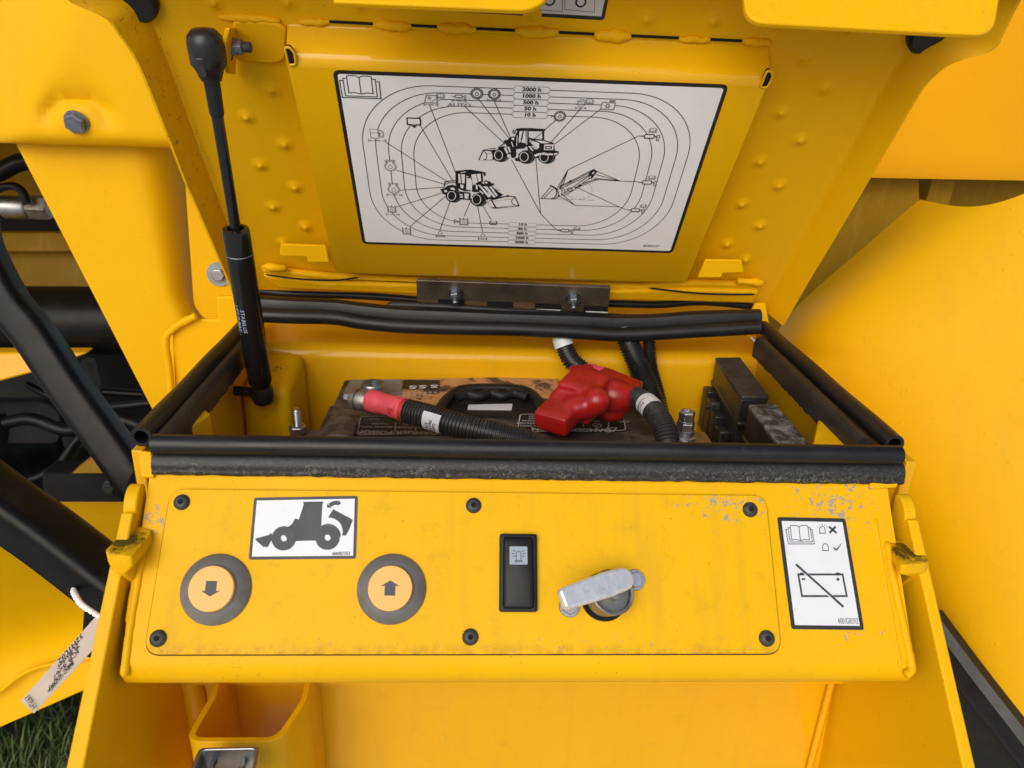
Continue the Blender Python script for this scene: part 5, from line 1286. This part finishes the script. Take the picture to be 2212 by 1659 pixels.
fw((1045, 368), (1075, 362), (1115, 440), (1088, 455)); fw((1095, 352), (1125, 350), (1148, 430), (1128, 436)); fw((1092, 470), (1140, 456), (1150, 500), (1100, 510)); fw((1155, 222), (1195, 218), (1200, 250), (1165, 255)); fw((1150, 280), (1165, 280), (1188, 350), (1178, 358)); fw((1218, 480), (1260, 470), (1256, 500), (1230, 512)); fw((1225, 425), (1258, 425), (1256, 450), (1238, 460))
sl((1190, 100), (1180, 115), (1182, 155), (1205, 158), (1212, 105), w_=.0008); sl((1000, 345), (1075, 290), w_=.0005); sl((985, 350), (1050, 296), w_=.0005)
fb((678, 548), (740, 400), (862, 372), (930, 372), (900, 548)); fw((700, 530), (755, 412), (795, 470), (790, 520), (745, 545), (702, 545)); fw((768, 408), (862, 420), (882, 480), (880, 540), (790, 543), (808, 490), (798, 450)); fw((775, 398), (838, 382), (930, 384), (930, 394), (838, 396)); sl((775, 448), (866, 448), w_=.0003)
fb((1200, 520), (1290, 520), (1290, 570), (1220, 560))
def flush_loader():
    global kb, kw, kl
    obj('loader_drawing', kb, 'ink', fld, smooth='keep'); obj('loader_highlights', kw, 'decal_white', fld, smooth='keep')
    kb, kw, kl = B(), B(), B()
flush_loader()
# lower loader (seen from the front)
wheel(288, 1065, 94, 58, 66); wheel(650, 1118, 98, 62, 70)
fb((335, 706), (480, 690), (560, 684), (720, 712), (760, 722), (784, 728), (782, 780), (755, 776), (752, 742), (736, 742), (745, 860), (720, 880), (590, 900), (590, 990), (480, 1000), (380, 960), (345, 900), (345, 735))
fw((384, 745), (482, 755), (478, 885), (390, 880)); fw((505, 770), (556, 790), (588, 860), (586, 985), (502, 975)); fw((572, 758), (640, 748), (670, 868), (600, 905)); fw((650, 748), (708, 742), (718, 850), (680, 862)); fw((414, 900), (462, 905), (458, 955), (420, 950)); sl((420, 745), (430, 880), w_=.0009); sl((505, 765), (545, 765), (545, 800), (512, 800), w_=.0014); fw((420, 722), (500, 712), (490, 722), (425, 732)); 
sl((180, 940), (182, 890), (200, 855), (345, 838), w_=.0009); sl((190, 885), (345, 866), w_=.0006); sl((180, 940), (160, 960)); fb((122, 968), (180, 962), (230, 920), (300, 905), (360, 925), (400, 1000), (560, 1020), (575, 1130), (400, 1115), (385, 1030), (240, 1000), (215, 1050), (170, 1045)); fw((178, 985), (220, 980), (225, 1010), (185, 1012)); fw((262, 950), (320, 945), (345, 985), (290, 975)); fw((472, 1030), (540, 1035), (530, 1110), (478, 1100)); fw((405, 1040), (450, 1042), (448, 1060), (405, 1056)); fw((410, 1070), (455, 1074), (452, 1092), (410, 1088))
fb((575, 910), (640, 905), (640, 870), (670, 852), (700, 862), (760, 900), (760, 850), (800, 840), (830, 858), (855, 860), (862, 885), (905, 885), (905, 912), (870, 912), (990, 990), (950, 1000), (1040, 1050), (1000, 1075), (880, 1110), (790, 1120), (700, 1020), (590, 1010), (575, 945))
fw((672, 905), (700, 905), (860, 1075), (820, 1090)); fw((745, 925), (800, 925), (930, 1080), (900, 1090)); fw((835, 930), (868, 930), (960, 1060), (935, 1070)); fw((700, 985), (760, 1030), (740, 1040), (690, 1000)); fw((640, 900), (664, 910), (665, 980), (640, 960)); fw((765, 868), (800, 855), (812, 880), (790, 890)); fw((870, 925), (895, 925), (980, 990), (960, 992)); fw((810, 1010), (850, 1005), (880, 1055), (840, 1058)); fw((600, 1020), (690, 1010), (660, 1030), (610, 1040))
fb((812, 1180), (850, 1125), (900, 1095), (1070, 1070), (1110, 1050), (1125, 1068), (1210, 1072), (1278, 1215), (930, 1252), (860, 1242)); fw((822, 1170), (858, 1130), (912, 1228), (865, 1236), (830, 1212)); fw((880, 1130), (1075, 1082), (1198, 1082), (1165, 1110), (1152, 1150), (1175, 1192), (1230, 1212), (945, 1236)); fw((1205, 1095), (1255, 1195), (1225, 1202), (1180, 1180), (1165, 1150), (1175, 1115)); sl((890, 1142), (1155, 1112), w_=.0003); sl((945, 1228), (1200, 1200), w_=.0003)
fw((790, 1120), (808, 1130), (806, 1150), (790, 1140)); fw((560, 1090), (590, 1040), (596, 1046), (575, 1110))
flush_loader()
# loading arm drawn at the right
ar, ag = B(), B()
def al(*p, w_=.0007, cl=False): ar.line(F, [aa(*q) for q in p], w_, Z3, cl)
def af(*p): ar.fill(F, [aa(*q) for q in p], Z3)
al((105, 515), (310, 522), (360, 490), w_=.0008); al((108, 515), (250, 350), w_=.0007); al((150, 512), (290, 370), w_=.0006); al((240, 325), (300, 350), (340, 385), w_=.0016)
al(*[(x, y) for x, y in circ((245, 425), 95, 14, rad(-60), rad(80))], w_=.0010)
al((440, 312), (850, 105), w_=.0007); al((450, 325), (840, 130), w_=.0007); al((420, 460), (800, 190), w_=.0007); al((440, 480), (600, 385), (820, 215), w_=.0007); al((340, 390), (460, 340), (830, 165), w_=.0006)
al((660, 345), (910, 245), w_=.0007); al((650, 325), (900, 232), w_=.0007); al((515, 268), (545, 250), (555, 268), (525, 285), cl=True); al((650, 330), (680, 318), (690, 338), (660, 350), cl=True)
al(*circ((530, 386), 33, 18, ry=27), w_=.0008, cl=True); al((340, 385), (365, 430), (370, 480)); al((375, 355), (420, 400), (410, 455)); al((385, 345), (445, 380), (460, 410), (440, 450))
af((820, 120), (875, 85), (930, 120), (850, 225), (820, 230), (795, 190)); af((595, 350), (640, 340), (645, 358), (605, 368)); af((890, 240), (930, 232), (935, 248), (895, 255)); af((350, 475), (380, 462), (390, 485), (360, 497)); af((400, 455), (425, 450), (430, 468), (405, 470)); af((370, 345), (430, 305), (450, 315), (390, 355)); af((328, 375), (350, 375), (348, 395), (330, 392)); af((240, 325), (300, 345), (290, 360))
kwb = B(); kwb.fill(F, [aa(*q) for q in ((850, 150), (880, 120), (890, 135), (860, 165))], Z4); kwb.fill(F, [aa(*q) for q in ((815, 190), (840, 195), (830, 215), (812, 205))], Z4)
for a in range(0, 360, 20): ag.line(F, [aa(665 + 187 * math.cos(rad(q)), 395 + 135 * math.sin(rad(q))) for q in (a, a + 6, a + 12)], .0004, Z3)
for x0, x1 in ((320, 500), (520, 590), (645, 690), (700, 750), (790, 890)): ag.line(F, [aa(x0, 522 + (x0 - 320) * .03), aa(x1, 522 + (x1 - 320) * .03)], .0004, Z3)
obj('arm_drawing', ar, 'ink', fld, smooth='keep'); obj('arm_highlights', kwb, 'decal_white', fld, smooth='keep'); obj('wheel_outline', ag, 'ink_grey', fld, smooth='keep')

# ---- engine cover sticker on the control plate
PL2 = Frame(PANEL.P(0, 0, .0026), PANEL.u, PANEL.v)
t, F, fld = sticker('tilt_cover_sticker', PL2, [(549, 1075), (773, 1071), (769, 1207), (537, 1209)], .0018, .0021, 'white sticker with black loader silhouette above the push buttons', 'border_black', 'decal_bright')
def s1(x, y): return F.uv(526.7 + x * .11408, 1058.8 + y * .11408)
b = B()
for p in ([(1117, 222), (1495, 216), (1507, 252), (1490, 256), (1465, 695)] + [(1465 + 0, 700), (1420, 760), (1385, 830), (1366, 955), (975, 965), (978, 880), (960, 810), (920, 750), (880, 718), (838, 700), (905, 650), (940, 600), (965, 548), (985, 540), (1043, 560), (1138, 262)],
          [(1693, 362), (2010, 530), (2055, 560), (2060, 580), (1985, 770), (1930, 865), (1863, 858), (1875, 790), (1868, 730), (1840, 650), (1790, 590), (1720, 545), (1650, 522), (1595, 520)],
          [(215, 935), (255, 908), (450, 855), (498, 835), (515, 805), (548, 870), (530, 940), (460, 1072), (440, 1080), (365, 1072)]):
    b.fill(F, [s1(*q) for q in p], Z1)
b.line(F, [s1(1465 + 0, 695)] + [s1(x, y) for x, y in circ((1598, 880), 226, 18, rad(-122), rad(0))], .0011, Z1)
for cx_, cy_ in ((758, 914), (1587, 902)):
    obj('wheel_gap', B().line(F, [s1(x, y) for x, y in circ((cx_, cy_), 207, 40)], .0010, Z2, True), 'decal_bright', fld, smooth='keep'); b.line(F, [s1(x, y) for x, y in circ((cx_, cy_), 144, 40)], .0063, Z3, True)
b.line(F, [s1(*q) for q in ((1625, 290), (1690, 252), (1740, 240), (1785, 240))], .0030, Z1)
b.fill(F, [s1(*q) for q in ((1802, 188), (1842, 255), (1768, 302))], Z1); b.fill(F, [s1(*q) for q in ((1580, 255), (1578, 335), (1662, 333))], Z1)
obj('loader_silhouette', b, 'ink_blue', fld, smooth='keep')
obj('part_number', put_text(B(), F, '400/B7353', s1(1842, 1203), .0032, Z1, .00008, 0, .92), 'ink_blue', fld, smooth='keep')

# ---- battery disconnect sticker
PL3 = Frame(PANEL.P(0, 0, .0003), PANEL.u, PANEL.v)
t, F, fld = sticker('disconnect_sticker', PL3, [(1679, 1117), (1826, 1120), (1867, 1361), (1710, 1359)], .0020, .0028, 'white sticker with crossed-out battery symbol right of the control plate', 'border_black', 'decal_bright')
def s2(x, y): return F.uv(1474.7 + x / 3, 1106 + y / 3)
b = B(); lw = .00055
def l2(*p, w_=lw, cl=False): b.line(F, [s2(*q) for q in p], w_, Z1, cl)
l2((748, 405), (1035, 405), (1062, 545), (772, 545), w_=.0014, cl=True)
b.fill(F, [s2(*q) for q in ((758, 393), (780, 393), (784, 408), (762, 408))], Z1); b.fill(F, [s2(*q) for q in ((990, 393), (1014, 393), (1018, 408), (994, 408))], Z1)
l2((770, 435), (792, 435), w_=.0013); l2((994, 436), (1016, 436), w_=.0010); l2((1005, 425), (1005, 448), w_=.0010)
sw = B().line(F, [s2(733, 340), s2(1040, 615)], .0034, Z2)
l2((733, 340), (1040, 615), w_=.0016); 
obj('slash_gap', B().line(F, [s2(790, 395), s2(980, 565)], .0026, Z2), 'decal_bright', fld, smooth='keep')
obj('slash', B().line(F, [s2(733, 340), s2(1040, 615)], .0016, Z3), 'ink_blue', fld, smooth='keep')
for k in (0, 14, 28):
    if k: l2((695 - k + 10, 92 + k * .75), (695 - k, 92 + k * .75), (706 - k * .85 + 2, 182 + k * .9), (826 + k * .95, 182 + k * .9), (812 + k * .9, 92 + k * .75), (802 + k * .9, 92 + k * .75))
l2((752, 96), (735, 88), (700, 88), (695, 92), (706, 182), (735, 178), (762, 186), (790, 178), (820, 182), (810, 92), (800, 88), (770, 88), cl=True); l2((752, 96), (762, 186))
for cx_, cy_, on in ((904, 118, True), (924, 230, False)):
    l2((cx_ - 22, cy_ + 20), (cx_ + 22, cy_ + 20)); l2((cx_ - 16, cy_ + 18), (cx_ - 18, cy_ - 8), (cx_ - 12, cy_ - 20), (cx_, cy_ - 25), (cx_ + 12, cy_ - 20), (cx_ + 17, cy_ - 8), (cx_ + 19, cy_ + 18))
    if on:
        for a in (-60, -28, 0, 28, 60): l2((cx_ + 30 * math.sin(rad(a)), cy_ - 4 - 28 * math.cos(rad(a))), (cx_ + 38 * math.sin(rad(a)), cy_ - 4 - 38 * math.cos(rad(a))), w_=.0004)
l2((946, 95), (996, 136), w_=.0016); l2((990, 95), (950, 136), w_=.0016)
b.fill(F, [s2(*q) for q in ((972, 232), (980, 228), (994, 240), (1035, 196), (1000, 250), (988, 250))], Z1)
obj('symbols', b, 'ink_blue', fld, smooth='keep')
obj('part_number', put_text(B(), F, '400/G8592', s2(1070, 708), .0058, Z1, 0, 0, .58), 'ink_blue', fld, smooth='keep')

# ---- sticker half hidden at the top edge of the lid
LW2 = Frame(LID.P(0, 0, OW), LID.u, LID.v)
t, F, fld = sticker('upper_sticker', LW2, [(955, -130), (1340, -130), (1305, 44), (977, 25)], .003, .0028, 'partly hidden grey sticker with ring symbols at the top of the lid', 'border_black', 'label_white')
b = B()
def s3(x, y): return F.uv(737.3 + x / 3, y / 3)
for x0, x1 in ((1225, 1432), (1452, 1640)): b.line(F, [s3(*q) for q in ((x0, -180), (x1 + 10, -180), (x1, 66 + (x1 - 1225) * .03), (x0 - 4, 60))], .0004, Z1, True)
for x, y in ((1350, 2), (1552, 12)): b.line(F, circ(s3(x, y), .0037, 22), .0014, Z1, True)
put_text(b, F, '400/K7603', s3(875, 45), .0075, Z1, .0002, 0, 1.1)
obj('symbols', b, 'ink', fld, smooth='keep')
